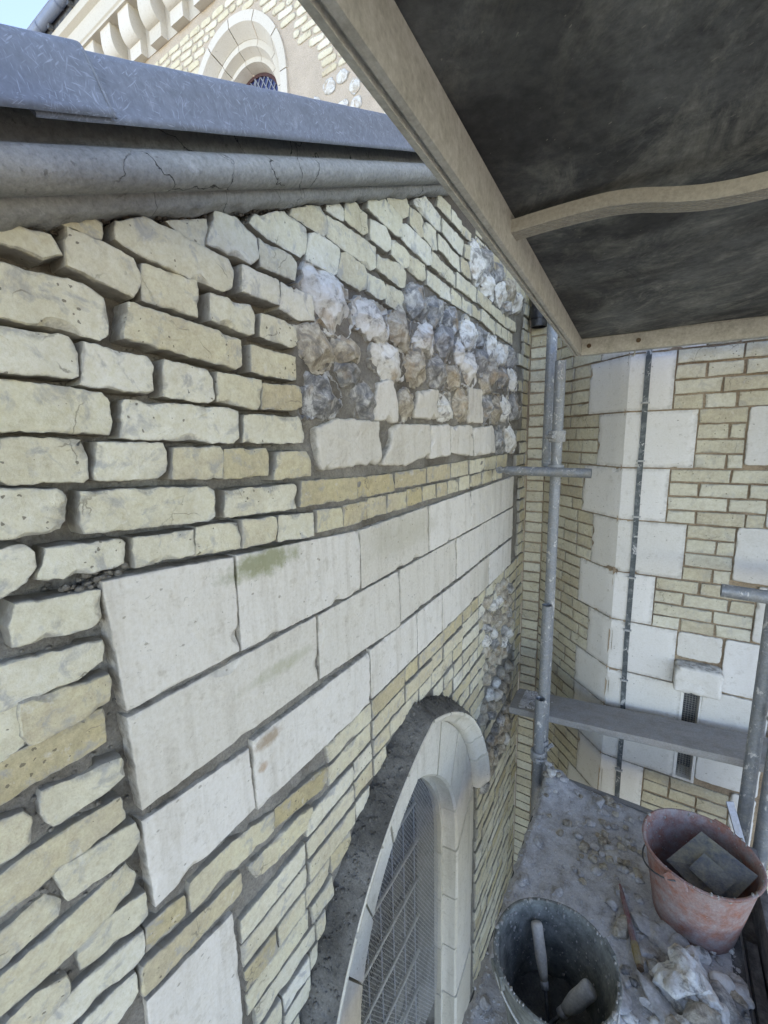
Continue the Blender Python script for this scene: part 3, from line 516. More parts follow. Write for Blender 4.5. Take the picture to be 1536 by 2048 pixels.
M['yellow'] = plain('worn_yellow', (0.36, 0.26, 0.08), (0.28, 0.20, 0.07), 30, 0.75, dust=(0.30, 0.26, 0.2), dustamt=0.7)
M['rubble'] = plain('rubble_stone', (0.48, 0.465, 0.44), (0.64, 0.625, 0.60), 22, 0.92, dust=(0.30, 0.28, 0.255), dustamt=0.55, b_=0.7)
M['ground'] = plain('ground_gravel', (0.13, 0.12, 0.10), (0.18, 0.165, 0.14), 2, 0.95)
M['roof'] = plain('roof_lead', (0.16, 0.17, 0.19), (0.24, 0.25, 0.27), 3, 0.6)
M['slate'] = plain('roof_slate', (0.09, 0.10, 0.13), (0.15, 0.17, 0.21), 5, 0.6)
M['gutter'] = plain('painted_gutter', (0.16, 0.20, 0.28), (0.22, 0.26, 0.34), 5, 0.45)
mt, nt, b = mat('dark_glass', 0.08, spec=0.6); b.inputs['Base Color'].default_value = (0.012, 0.014, 0.016, 1); M['glass'] = mt
bump(nt, b, noi(nt, coords(nt), 9, 2), 0.2, 0.01)
mt, nt, b = mat('leaded_glass', 0.12, spec=0.8); b.inputs['Base Color'].default_value = (0.02, 0.03, 0.10, 1); M['glass_blue'] = mt
bump(nt, b, noi(nt, coords(nt), 5, 2), 0.3, 0.02)
M['came'] = plain('lead_came', (0.22, 0.24, 0.28), (0.3, 0.32, 0.36), 20, 0.6)
M['iron_frame'] = plain('dark_red_frame', (0.07, 0.03, 0.028), (0.09, 0.04, 0.035), 20, 0.6)

# ------------------------------------------------------------------ ground
g = MB()
g.box((-60, -60, -2.8), (60, 60, -2.45))
o = g.build('ground', M['ground'], smooth=False); tag(o, kind='structure')

# ------------------------------------------------------------------ GABLE WALL (plane x=0, runs along y, faces +x)
SL = 0.44; TH = math.atan(SL)
EYE = 1.73
def rake(y): return EYE + 0.172 + SL * y
FA = (Vector((0, 0, 0)), Vector((0, 1, 0)), Vector((0, 0, 1)), Vector((1, 0, 0)))
wall = thing('gable_wall', (0, 1.2, -2.45), 'old pale brick and limestone wall with flint panel, arched window and sloping coping, on the left', 'wall')

# pointed window geometry
YA, CO, R0, ZS, ZB = 1.300, 0.272, 0.99, -0.235, -1.9
def arch_pt(d, t):
    """point on the arch inset by d; t in 0..1 from the left foot over the apex to the right foot"""
    r = R0 - d; hw = r - CO; ha = math.acos(min(1, CO / r)); Lj = ZS - ZB; La = r * ha; tot = 2*Lj + 2*La
    s = t * tot
    if s < Lj: return (YA - hw, ZB + s)
    s -= Lj
    if s < La:
        a = math.pi - s / r; return (YA + CO + r*math.cos(a), ZS + r*math.sin(a))
    s -= La
    if s < La:
        a = ha - s / r; return (YA - CO + r*math.cos(a), ZS + r*math.sin(a))
    s -= La
    return (YA + hw, ZS - s)
def inside_arch(y, z, d):
    r = R0 - d
    if z < ZB: return False
    if z < ZS: return abs(y - YA) < r - CO
    c = YA + CO if y < YA else YA - CO
    return (y - c)**2 + (z - ZS)**2 < r*r

# mortar bed: displaced sheet with the window left open
def recess(y, z):
    e = z - (EYE - 0.25)
    deep = 0.0
    if y < 0.8:
        k = min(1, max(0, (z - 1.47 + 0.05) / 0.08)); deep = 0.032 * k * min(1, max(0, (0.80 - y) / 0.06))
    base = -0.013 - deep
    if 0.76 < y < 2.72 and 1.76 < z < (2.07 if y < 1.2 else 2.11): base = -0.005 + 0.007*nz(y*11, z*11, 2)
    if 0.26 < y < 0.315 and 0.85 < z < 1.53: base = -0.034
    n = fr(y*9, z*9, 1.3, 4)*0.007 + fr(y*42, z*42, 4.1, 3)*0.0035
    lump = max(0, nz(y*26, z*26, 9.0) - 0.38) * 0.028
    return base + n + lump
ys = [-0.7 + 0.009*i for i in range(int(3.56/0.009) + 1)]
zs = [-2.45 + 0.03*i for i in range(60)] + [-0.65 + 0.0095*i for i in range(int(3.95/0.0095))]
mb = MB(); idx = {}; V = []; F = []
for j, z in enumerate(zs):
    for i, y in enumerate(ys):
        if z <= rake(y) + 0.05:
            idx[(i, j)] = len(V); V.append((recess(y, z), y, z))
for j in range(len(zs) - 1):
    for i in range(len(ys) - 1):
        q = [(i, j), (i+1, j), (i+1, j+1), (i, j+1)]
        if all(k in idx for k in q):
            yc = ys[i] + 0.0045; zc = (zs[j] + zs[j+1]) / 2
            if inside_arch(yc, zc, 0.06): continue
            F.append(tuple(idx[k] for k in q))
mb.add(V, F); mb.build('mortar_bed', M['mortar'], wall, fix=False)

cr_ = MB(); rq = random.Random(4)
def crumb(mb_, c, s, q):
    bm = bmesh.new(); bmesh.ops.create_icosphere(bm, subdivisions=1, radius=1.0)
    mb_.add([(c[0] + v.co.x*s*.7*(1+.5*nz(v.co.y*2+q, q)), c[1] + v.co.y*s*(1+.6*nz(v.co.x*2+q, q)), c[2] + v.co.z*s*.8*(1+.6*nz(v.co.x*2, q))) for v in bm.verts], [tuple(k.index for k in f.verts) for f in bm.faces]); bm.free()
for i in range(1500):
    y = rq.uniform(0.18, 0.80); z = rq.uniform(1.46, rake(y)) if rq.random() < .6 else rq.uniform(0.7, 1.5)
    if z < 1.46: y = rq.uniform(0.14, 0.33)
    crumb(cr_, (recess(y, z) + rq.uniform(-.002, .004), y, z), rq.uniform(.0015, .006), rq.uniform(0, 99))
for i in range(1300):
    s_ = rq.uniform(.2, 1.5); z = rake(s_) - abs(rq.gauss(0, .010)) - .002
    crumb(cr_, (rq.uniform(-.03, -.006), s_, z), rq.uniform(.0015, .0055), rq.uniform(0, 99))
for i in range(60):
    crumb(cr_, (-.012 + rq.uniform(-.006, .004), rq.gauss(0.30, .025), rq.gauss(1.515, .012)), rq.uniform(.003, .009), rq.uniform(0, 99))
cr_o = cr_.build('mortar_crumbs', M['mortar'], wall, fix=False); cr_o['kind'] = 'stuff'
# bricks
mb = MB(); rnd = random.Random(5)
def mm(P): return [(a / 1000, b / 1000) for a, b in P]
for i, (wm, P) in enumerate(BRICKS):
    P = mm(P); near = min(p[0] for p in P) < 0.7; low_ = max(p[1] for p in P) < 1.47
    unit(mb, P, FA, f=rnd.uniform(-0.003, 0.004), b=-0.075, bev=0.0030 if near else 0.0026, res=0.006 if near else 0.0075, grow=0.0062 if low_ else (0.0032 if near else 0.0024), wob=0.0017, rough=0.0012, warm=max(0.001, wm + rnd.uniform(-.08, .08)), seed=i + 1, rnd=0, chip=2.6 if near else 1.8, tilt=0.06)
LIMZ0, LIMZ1 = 0.89, 1.50
def course(z0, z1, y0, y1, warm, shear=0.03, head=0.5, hw_=None, bev=0.004, skip=None, res=0.02):
    y = y0
    while y < y1 - 0.03:
        L = 0.106 if rnd.random() < head else 0.222
        if hw_: L = hw_
        L = min(L, y1 - y)
        if y1 - (y + L) < 0.05: L = y1 - y
        a, bb = y + 0.0045, y + L - 0.0045
        zz = lambda q: shear * (q - 0.3)
        yc, zc = (a + bb)/2, (z0 + z1)/2 + zz((a+bb)/2)
        ok = True
        if skip and skip(yc, zc): ok = False
        # trim against the hood of the window
        if ok:
            cut = 0
            while cut < 12 and (inside_arch(bb, zc, -0.002) != inside_arch(a, zc, -0.002)):
                if inside_arch(bb, zc, -0.002): bb -= 0.02
                else: a += 0.02
                cut += 1
                if bb - a < 0.035: break
            if inside_arch((a+bb)/2, zc, -0.002) or bb - a < 0.03: ok = False
        if ok and z1 + zz(bb) > rake(a) - 0.012: ok = False
        if ok:
            j = lambda s=0.003: rnd.uniform(-s, s)
            P = [(a+j(), z0+zz(a)+j()), (bb+j(), z0+zz(bb)+j()), (bb+j(), z1+zz(bb)+j()), (a+j(), z1+zz(a)+j())]
            unit(mb, P, FA, f=rnd.uniform(-0.005, 0.004), b=-0.06, bev=bev*rnd.uniform(0.7, 1.2), res=res, wob=0.0016, rough=0.001, warm=max(0.001, warm + rnd.uniform(-.2, .3)), seed=rnd.uniform(0, 500), rnd=0, grow=0.0015, tilt=0.04)
        y += L
# brickwork under the ashlar, round the window and down the wall
for k in range(46):
    z1 = 0.868 - 0.0715*k; z0 = z1 - 0.0595
    nearw = (1.0 if k > 2 else 1.4)
    def sk(y, z, k=k):
        if k < 3 and y < 0.80: return True          # measured bricks there
        if 0.25 < y < 0.47 and z < 0.72: return True  # big block below
        if y < 0.27 and z > 0.37: return True
        if 2.10 < y < 2.66 and (-0.36 < z < 0.36) and not (-0.02 < z - 0.0 < 0.1): return True  # rubble panel
        return False
    course(z0, z1, (0.05 if z1 < 0.39 else 0.475) if k >= 2 else 0.80, 2.70, 0.30 if k % 5 else 0.6, skip=sk, res=0.011 if k < 14 else 0.025, head=0.45)
# brick pier in the corner, full height
k = 0; z = -2.4
while z < 3.1:
    if k % 2: course(z, z+0.062, 2.705, 2.853, 0.45, shear=0.0, hw_=0.148, res=0.02)
    else:
        course(z, z+0.062, 2.60 if 1.52 < z < 2.2 else 2.70, 2.853, 0.42, shear=0.0, hw_=0.1, res=0.02)
    z += 0.073; k += 1
# brickwork above, hidden under the deck, and out of frame to the near side
for k in range(20):
    z0 = 2.50 + 0.075*k
    course(z0, z0+0.064, 1.9, 2.70, 0.3, shear=0.0, res=0.03)
for k in range(64):
    z0 = -2.4 + 0.075*k
    course(z0, z0+0.064, -0.68, 0.05 if z0 < 0.36 else (min(0.25, 0.045 + (0.93 - z0)*0.62) if z0 < 0.93 else 0.05 + (z0 - 0.93)*0.139), 0.3, shear=0.0, res=0.03)
mb.build('brickwork', M['brick'], wall, angle=24)

# ashlar blocks, each a part
lime = [mm(P) for P in LIMES]
def row(js, z0, z1, s0=0.0, s1=0.0):
    for a, b_ in zip(js[:-1], js[1:]):
        lime.append([(a+.004, z0 + s0*(a-1)), (b_-.004, z0 + s0*(b_-1)), (b_-.004, z1 + s1*(b_-1)), (a+.004, z1 + s1*(a-1))])
row([0.988, 1.437, 1.871, 2.158, 2.572], 1.287, 1.462, 0.010, 0.012)
row([1.213, 1.704, 2.004, 2.574], 1.086, 1.277, 0.020, 0.008)
row([1.021, 1.335, 1.555, 1.872, 2.152, 2.560], 0.903, 1.070, 0.025, 0.018)
for i, P in enumerate(lime):
    m2 = MB(); unit(m2, P, FA, f=rnd.uniform(0.000, 0.005), b=-0.08, bev=0.0035, res=0.009, wob=0.0011, rough=0.0008, grow=0.0025, warm=0.001, seed=900+i*3, rnd=0, chip=1.5, tilt=0.01)
    ob = m2.build('limestone_block', M['limestone'], wall, angle=24)
    if i == 1: ob['label'] = 'limestone block with a green algae stain'
    if i == 5: ob['label'] = 'limestone block with rusty brown marks'
for i, (t, P) in enumerate(FLINTS):
    m2 = MB(); P = mm(P); w_ = max(p[0] for p in P) - min(p[0] for p in P)
    if t == 4:
        unit(m2, P, FA, f=0.010, b=-0.07, bev=0.0065, res=0.007, wob=0.003, rough=0.0015, seed=1300+i, warm=0.001, rnd=1, chip=1.0, grow=0.005)
        m2.build('limestone_block', M['limestone'], wall)
    else:
        big = min(0.020, w_*0.15)
        unit(m2, P, FA, f=0.004, b=-0.05, bev=0.008, res=0.007, wob=0.009, rough=0.002, dome=big, facet=0.024, seed=1500+i*2.3, warm=0.001, rnd=2, grow=0.014)
        m2.build('flint', M['flint%d' % t], wall, angle=28)
# rubble flint right of the window
rf = random.Random(8)
cells = [(2.12 + 0.105*i + rf.uniform(-.02, .02), 0.90 - 0.075*j + rf.uniform(-.012, .012)) for j in range(17) for i in range(5)]
nfl = 0
for (y, z) in cells:
    z += 0.03*(y - .3) - 0.03
    if z > 0.86 or 0.30 < z < 0.36 or -0.02 < z < 0.1: continue
    if inside_arch(y, z, -0.06) or y > 2.64: continue
    n = rf.randint(6, 8); ph = rf.uniform(0, 6)
    P = [(y + rf.uniform(.035, .055)*math.cos(ph + 6.283*k/n), z + rf.uniform(.026, .042)*math.sin(ph + 6.283*k/n)) for k in range(n)]
    m2 = MB(); unit(m2, P, FA, f=0.002, b=-0.05, bev=0.008, res=0.012, wob=0.006, rough=0.003, dome=0.02, facet=0.018, seed=rf.uniform(0, 900), warm=0.001, grow=0.008)
    m2.build('flint', M['flint%d' % rf.choice((0, 2, 2, 1, 2))], wall); nfl += 1

# window
win = MB()
ts = [i/160 for i in range(161)]
def strip(mb_, prof, t0=0.0, t1=1.0, n=160, jit=None, closed=False, **k):
    def pf(t):
        out = []
        for (d, x) in prof:
            y, z = arch_pt(d, t); jj = jit(y, z, d) if jit else 0.0
            out.append((x + jj, y, z))
        return out
    mb_.sweep([t0 + (t1-t0)*i/n for i in range(n+1)], pf, closed_prof=closed, **k)
strip(win, [(0.338, -0.10), (0.343, -0.115), (0.362, -0.115), (0.367, -0.19), (0.377, -0.19)])
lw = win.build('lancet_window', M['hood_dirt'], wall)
gl = MB(); n = 60
P0 = [arch_pt(0.362, i/n) for i in range(n+1)]
gl.add([(-0.185, YA, ZS)] + [(-0.185, y, z) for y, z in P0], [(0, i+1, i+2) for i in range(n)] + [(0, n+1, 1)])
gl.build('glass', M['glass'], lw, smooth=False)
sb = MB()
for z in [-1.7 + 0.235*i for i in range(12)]:
    hw = None
    yy = [YA + 0.01*q for q in range(-60, 61) if inside_arch(YA + 0.01*q, z, 0.372)]
    if len(yy) > 4: sb = MB(); sb.tube([(-0.172, yy[0], z), (-0.172, yy[-1], z)], 0.008, 8); sb.build('saddle_bar', M['rail'], lw)
cm = MB()
for c in range(-3, 4):
    y = YA + c*0.105; zt = ZS
    while inside_arch(y, zt, 0.372): zt += 0.01
    cm.tube([(-0.181, y, ZB), (-0.181, y, zt)], 0.0035, 6)
cm.build('lead_came', M['came'], lw)
# hood mould
hm = MB()
rr = random.Random(3)
def hj(y, z, d): return 0.0
TH0, TH1 = 0.315, 0.685
def hood_prof(t):
    out = []
    for (d, x, a) in [(0.0, -0.03, 1), (0.0, 0.004, 1), (0.006, 0.025, 1), (0.013, 0.045, 1), (0.020, 0.063, 1), (0.027, 0.080, 0.5), (0.0295, 0.085, 0.15), (0.033, 0.083, 0)]:
        y, z = arch_pt(d, t); j = a*(fr(y*30, z*30, 2+x*25, 5)*0.013 + max(0, nz(y*17, z*17, x*30))*0.012)
        y2, z2 = arch_pt(d - abs(j)*1.0 + 0.001, t)
        out.append((x + j*0.3, y2, z2))
    return out
hm.sweep([TH0 + (TH1-TH0)*i/300 for i in range(301)], hood_prof, closed_prof=False, mi=0)
nseg = 9
def hood_under(t):
    return [(x, *arch_pt(d, t)) for (d, x) in [(0.030, 0.086), (0.033, 0.090), (0.041, 0.0895), (0.045, 0.086), (0.050, 0.078), (0.058, 0.066), (0.068, 0.056), (0.078, 0.050), (0.084, 0.040), (0.087, 0.026), (0.089, -0.05)]]
hb = [TH0 + (TH1-TH0)*q for q in (0, .1, .2, .3, .4, .5, .58, .66, .74, .82, .90, 1.0)]
for a_, b_ in zip(hb[:-1], hb[1:]):
    hs = MB(); q_ = rr.uniform(-.003, .003)
    hs.sweep([a_ + .0013 + (b_-a_-.0026)*i/14 for i in range(15)], lambda t: [(x + q_, y, z) for x, y, z in hood_under(t)] + [(-0.05, *arch_pt(0.034, t)), (0.07, *arch_pt(0.034, t))], closed_prof=True)
    hs.build('hood_stone', M['arch'], lw, angle=40)
hp = [(-0.05, *arch_pt(0.0, TH0)), (0.084, *arch_pt(0.029, TH0)), (0.088, *arch_pt(0.042, TH0)), (0.05, *arch_pt(0.078, TH0)), (-0.05, *arch_pt(0.089, TH0))]
hm.add(hp, [(0, 1, 2, 3, 4)], mi=1)
hp = [(-0.05, *arch_pt(0.0, TH1)), (0.084, *arch_pt(0.029, TH1)), (0.088, *arch_pt(0.042, TH1)), (0.05, *arch_pt(0.078, TH1)), (-0.05, *arch_pt(0.089, TH1))]
hm.add(hp, [(4, 3, 2, 1, 0)], mi=1)
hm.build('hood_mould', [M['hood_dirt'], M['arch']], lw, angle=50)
hc = MB()
for i in range(1100):
    t = rr.uniform(TH0, TH1); u = rr.random(); y, z = arch_pt(-0.004 + 0.033*u - rr.uniform(0, .004), t)
    crumb(hc, (0.002 + 0.080*u, y, z), abs(rr.gauss(0, .003)) + .0015, rr.uniform(0, 99))
hc = hc.build('mortar_crumbs', M['hood_dirt'], lw, fix=False); hc['kind'] = 'stuff'
# arch and jamb stones
bounds = [0.0, 0.065, 0.13, 0.195, 0.26, 0.32, 0.37, 0.41, 0.455, 0.5, 0.545, 0.59, 0.63, 0.68, 0.74, 0.805, 0.87, 0.935, 1.0]
for i in range(len(bounds) - 1):
    a, b_ = bounds[i] + 0.0011, bounds[i+1] - 0.0011; ms = MB()
    q = rr.uniform(-0.003, 0.003)
    prof = [(0.090, -0.12), (0.090, 0.010+q), (0.095, 0.014+q), (0.300, 0.014+q), (0.311, 0.004+q), (0.314, -0.058), (0.317, -0.062), (0.338, -0.062), (0.338, -0.12)]
    strip(ms, prof, a, b_, 14, closed=True)
    ms.build('arch_stone', M['arch'], lw, angle=40)
# chicken-wire guard
wm_ = MB(); cw = 0.0155; chh = 0.0135; xm = -0.080
def wire(p, q, r=0.0008):
    a = Vector(p); c = Vector(q); t = (c-a).normalized(); u = Vector((1, 0, 0)); v = t.cross(u)
    vv = []
    for pt in (a, c):
        for k in range(3):
            an = 2.094*k; vv.append(tuple(pt + u*(r*math.cos(an)) + v*(r*math.sin(an))))
    wm_.add(vv, [(0,1,4,3), (1,2,5,4), (2,0,3,5)])
def buck(y, z): return xm + 0.006*nz(y*5, z*5, 1) + 0.003*nz(y*14, z*14, 2)
j = 0; z = -1.25
while z < 0.75:
    y = YA - 0.75 + (cw/2 if j % 2 else 0)
    while y < YA + 0.75:
        if inside_arch(y, z, 0.340):
            jy = 0.0022*nz(y*60, z*60, 3); jz = 0.0022*nz(y*60, z*60, 7)
            A0 = (buck(y, z), y+jy, z+jz); A1 = (buck(y, z+chh*0.55), y+jy*0.6, z+chh*0.55+jz)
            wire(A0, A1, 0.0012)
            for s in (-1, 1):
                yy, zz_ = y + s*cw/2, z + chh
                jy2 = 0.0022*nz(yy*60, zz_*60, 3); jz2 = 0.0022*nz(yy*60, zz_*60, 7)
                if inside_arch(yy, zz_, 0.340): wire(A1, (buck(yy, zz_), yy+jy2, zz_+jz2))
        y += cw
    z += chh; j += 1
wm_.build('wire_mesh', M['wire'], lw, smooth=False, fix=False)

# raking coping
cs, sn = math.cos(TH), math.sin(TH)
def rk(s, x, c):
    """s metres up the slope, x out from the wall, c vertical offset over the eye-level slope line"""
    h = c * cs
    return (x, s*cs - h*sn, EYE + s*sn + h*cs)
cop = MB()
prof = [(-0.30, 0.16), (0.004, 0.163), (0.012, 0.166), (0.024, 0.172), (0.028, 0.186)]
for k in range(13):
    a = R(-125 + 215*k/12); prof.append((0.045 + 0.028*math.cos(a), 0.214 + 0.028*math.sin(a)))
prof += [(0.034, 0.243), (0.022, 0.246), (0.022, 0.30), (-0.3, 0.31)]
ss = [-0.9 + 0.011*i for i in range(int(4.2/0.011))]
cr = MB()
def cprof(s):
    out = []
    for k, (x, c) in enumerate(prof):
        amp = 0.0 if k in (0, len(prof)-1) else (0.006 if k < 5 else 0.0012)
        j = fr(s*14, k*0.35, 3.0, 4)*amp + (fr(s*45, k*0.9, 7.0, 3)*amp*0.4)
        c2 = c
        if k in (1, 2, 3): c2 += max(0, nz(s*9, 2.0))*0.012 - 0.002 + fr(s*30, 1.5, k, 3)*0.006
        out.append(rk(s, x + j, c2))
    return out
cop.sweep(ss, cprof, closed_prof=True)
co = cop.build('coping', M['coping'], wall)
def lead(s0, s1, lift, name='lead_flashing'):
    ms = MB()
    pr = [(0.071, 0.262), (0.0745, 0.259), (0.0775, 0.262), (0.0775, 0.268), (0.0745, 0.275), (0.073, 0.31), (0.070, 0.333), (0.066, 0.342), (0.058, 0.347), (0.03, 0.352), (-0.30, 0.385), (-0.30, 0.378), (0.03, 0.346), (0.060, 0.335), (0.067, 0.31), (0.068, 0.27)]
    nn = max(2, int((s1-s0)/0.015))
    def pf(i):
        s = s0 + (s1-s0)*i/nn
        return [rk(s, x + lift + (0.0012*fr(s*12, c*30, 5, 3)), c + lift*0.5) for (x, c) in pr]
    ms.sweep(list(range(nn+1)), pf, closed_prof=True)
    return ms.build(name, M['lead'], co, angle=60)
lead(-0.9, 0.498, 0.0095); lead(0.40, 1.95, 0.001)
wl = MB()
wl.tube([rk(0.497, x + .0095, c) for x, c in [(0.0775, 0.262), (0.0755, 0.275), (0.0738, 0.31), (0.0708, 0.333), (0.067, 0.3435), (0.058, 0.349), (0.03, 0.3545), (-0.25, 0.383)]], 0.0022, 8)
wl.build('seam', M['lead'], co); lead(1.93, 3.3, 0.005)
# rubble crumbs and mortar under the coping
rf = MB(); V = [(-0.28, -0.9, rake(-0.9)+.17), (-0.28, 3.75, rake(3.75)+0.0), (-7, 3.75, rake(3.75)), (-7, -0.9, rake(-0.9)+.17)]
V2 = [(a, b_, c-0.15) for a, b_, c in V]
rf.add(V + V2, [(0,1,2,3), (7,6,5,4), (0,4,5,1), (1,5,6,2), (2,6,7,3), (3,7,4,0)])
rf.build('lean_to_roof', M['roof'], wall, smooth=False)
# core behind the face and the rear of the wall
core = MB()
def cz(y): return rake(y) + 0.10
V = [(-0.34, -0.7, -2.45), (-0.34, 2.853, -2.45), (-0.34, 2.853, cz(2.853)), (-0.34, -0.7, cz(-0.7))]
core.add(V, [(3, 2, 1, 0)]); core.add([(0.0, -0.7, -2.45), (-0.34, -0.7, -2.45), (-0.34, -0.7, cz(-.7)), (-0.02, -0.7, cz(-0.7))], [(0, 1, 2, 3)])
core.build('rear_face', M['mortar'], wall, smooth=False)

# ------------------------------------------------------------------ TURRET (octagonal): short return strip, canted face, front face
YT = 2.853; YF = 2.39
tur = thing('turret', (0.6, 3.0, -2.45), 'pale brick turret with white stone quoins and a narrow slit window, behind the scaffold', 'turret')
FS = (Vector((0, YT, 0)), Vector((1, 0, 0)), Vector((0, 0, 1)), Vector((0, -1, 0)))
r2 = math.sqrt(0.5)
FC = (Vector((0.114, YT, 0)), Vector((r2, -r2, 0)), Vector((0, 0, 1)), Vector((-r2, -r2, 0)))
LC = (0.577 - 0.114) / r2
FB = (Vector((0, YF, 0)), Vector((1, 0, 0)), Vector((0, 0, 1)), Vector((0, -1, 0)))
FD = (Vector((1.232, YF, 0)), Vector((r2, r2, 0)), Vector((0, 0, 1)), Vector((r2, -r2, 0)))
def sheet(frame, u0, u1, z0, z1, d, amp, du=0.02, dz=0.02, hole=None):
    O, U, Vv, Nn = frame; V = []; F = []
    nu = int((u1-u0)/du) + 1; nv = int((z1-z0)/dz) + 1
    for j in range(nv+1):
        for i in range(nu+1):
            u = u0 + (u1-u0)*i/nu; z = z0 + (z1-z0)*j/nv
            edge = 0 if i in (0, nu) else 1
            V.append(tuple(O + U*u + Vv*z + Nn*(d + edge*amp*fr(u*12+d*100, z*12, 3, 3))))
    for j in range(nv):
        for i in range(nu):
            uc = u0 + (u1-u0)*(i+.5)/nu; zc = z0 + (z1-z0)*(j+.5)/nv
            if hole and hole(uc, zc): continue
            a = j*(nu+1) + i; F.append((a, a+1, a+nu+2, a+nu+1))
    return V, F
SLIT = (0.912, 0.976, 0.0, 0.48)
mb = MB()
ZT0, ZT1 = -2.45, 7.5  # turret above the deck is unseen, made tall to block the sun
for fr_, u0, u1, hole in ((FS, -0.0, 0.128, None), (FC, -0.012, LC+0.005, None), (FB, 0.568, 1.24, lambda u, z: SLIT[0]-.012 < u < SLIT[1]+.012 and SLIT[2]-.012 < z < SLIT[3]+.012), (FD, -0.01, 0.66, None)):
    V, F = sheet(fr_, u0, u1, ZT0, ZT1, -0.008, 0.0035, hole=hole); mb.add(V, F)
mb.build('mortar_bed', M['mortar_brown'], tur, fix=False)
rt = random.Random(11); tb = MB()
def tbrick(frame, u0, u1, z0, z1, warm, res=0.018, bev=0.0032):
    j = lambda: rt.uniform(-.002, .002)
    unit(tb, [(u0+j(), z0+j()), (u1+j(), z0+j()), (u1+j(), z1+j()), (u0+j(), z1+j())], frame, f=rt.uniform(-.002, .003), b=-0.05, bev=bev, res=res, grow=0.0012, wob=0.0014, rough=0.0008, warm=max(.001, warm+rt.uniform(-.12, .12)), seed=rt.uniform(0, 800), rnd=0, chip=0.8, tilt=0.02)
# rows of quoins: (z top, z bottom, canted width, front width)
zr = [2.085, 1.822, 1.556, 1.300, 1.030, 0.775, 0.500, 0.278, -0.015, -0.28, -0.55, -0.82, -1.09, -1.36, -1.63, -1.9, -2.17, -2.44]
uc = lambda x: (x - 0.114) / r2
rows = [(0.386, 0.756), (0.448, 0.856), (0.380, 0.770), (0.449, 0.855), (0.389, 0.752), (0.456, 0.860), (0.394, 0.902), (0.396, 0.902), (0.44, 0.775)]
qs = []
zt = 2.085
ext = [(0.44, 0.86), (0.386, 0.76), (0.44, 0.86)]
for i in range(17):
    xl, xr = rows[i] if i < len(rows) else ((0.386, 0.756) if i % 2 else (0.448, 0.856))
    qs.append((zr[i], zr[i+1], xl, xr))
z = 2.085
for i in range(3):
    qs.append((z+0.265, z, *ext[i])); z += 0.265
def quoin(zt, zb, xl, xr, seed):
    # an L-shaped block: one worn slab wrapping the arris, built as two faces meeting on it
    m2 = MB(); g_ = 0.0035
    # outline in an unwrapped frame: u from canted end to front end
    ul = uc(xl); n1 = max(3, int((LC-ul)/0.02)); n2 = max(3, int((xr-0.577)/0.02)); nv = max(4, int((zt-zb)/0.02))
    us = [ul + (LC-ul)*i/n1 for i in range(n1)] + [LC + (xr-0.577)*i/n2 for i in range(n2+1)]
    def PT(u, zz, d):
        if u <= LC:
            p = FC[0] + FC[1]*u; nn = FC[3].copy()
        else:
            p = FB[0] + FB[1]*(0.577 + u - LC); nn = FB[3].copy()
        k = 1 if abs(u-LC) < 1e-4 else 0
        nav = (FC[3] + FB[3]).normalized()
        nn = (nn*(1-k) + nav*k)
        return p + nn*d + Vector((0, 0, zz))
    V = []; Rm = []; F = []
    ne = len(us)
    for j in range(nv+1):
        zz = zb + g_ + (zt-zb-2*g_)*j/nv
        for i, u in enumerate(us):
            du = min(u-us[0], us[-1]-u, zz-zb-g_, zt-g_-zz)
            chipv = max(0, nz(u*18+seed, zz*18, seed)-0.30)*0.02
            d = 0.004 - (0.004 + 3*chipv if du < 0.001 else 0) + fr(u*20+seed, zz*20, seed, 3)*0.0012
            ka = max(0, 1 - abs(u-LC)/0.034)
            d -= min(0.010, ka*(0.0035 + max(0, nz(zz*11+seed, seed) - 0.05)*0.022*(1 if (seed*7) % 3 < 1.6 else 0.2)))
            V.append(tuple(PT(u, zz, d))); Rm.append(0.6 if du < 0.001 else 0.0)
    for j in range(nv):
        for i in range(ne-1):
            a = j*ne+i; F.append((a, a+1, a+ne+1, a+ne))
    # sides
    ring = [i for i in range(ne)] + [j*ne+ne-1 for j in range(1, nv+1)] + [nv*ne+i for i in range(ne-2, -1, -1)] + [j*ne for j in range(nv-1, 0, -1)]
    o = len(V)
    for r_ in ring:
        i = r_ % ne; j = r_ // ne
        V.append(tuple(PT(us[i], zb + g_ + (zt-zb-2*g_)*j/nv, -0.05))); Rm.append(1.0)
    L = len(ring)
    for k in range(L): F.append((ring[k], o+k, o+(k+1) % L, ring[(k+1) % L]))
    m2.add(V, F, rim=Rm, warm=0.001); return m2.build('quoin', M['quoin'], tur, angle=20)
for i, (a, b_, xl, xr) in enumerate(qs): quoin(a, b_, xl, xr, 3.7*i + 1)
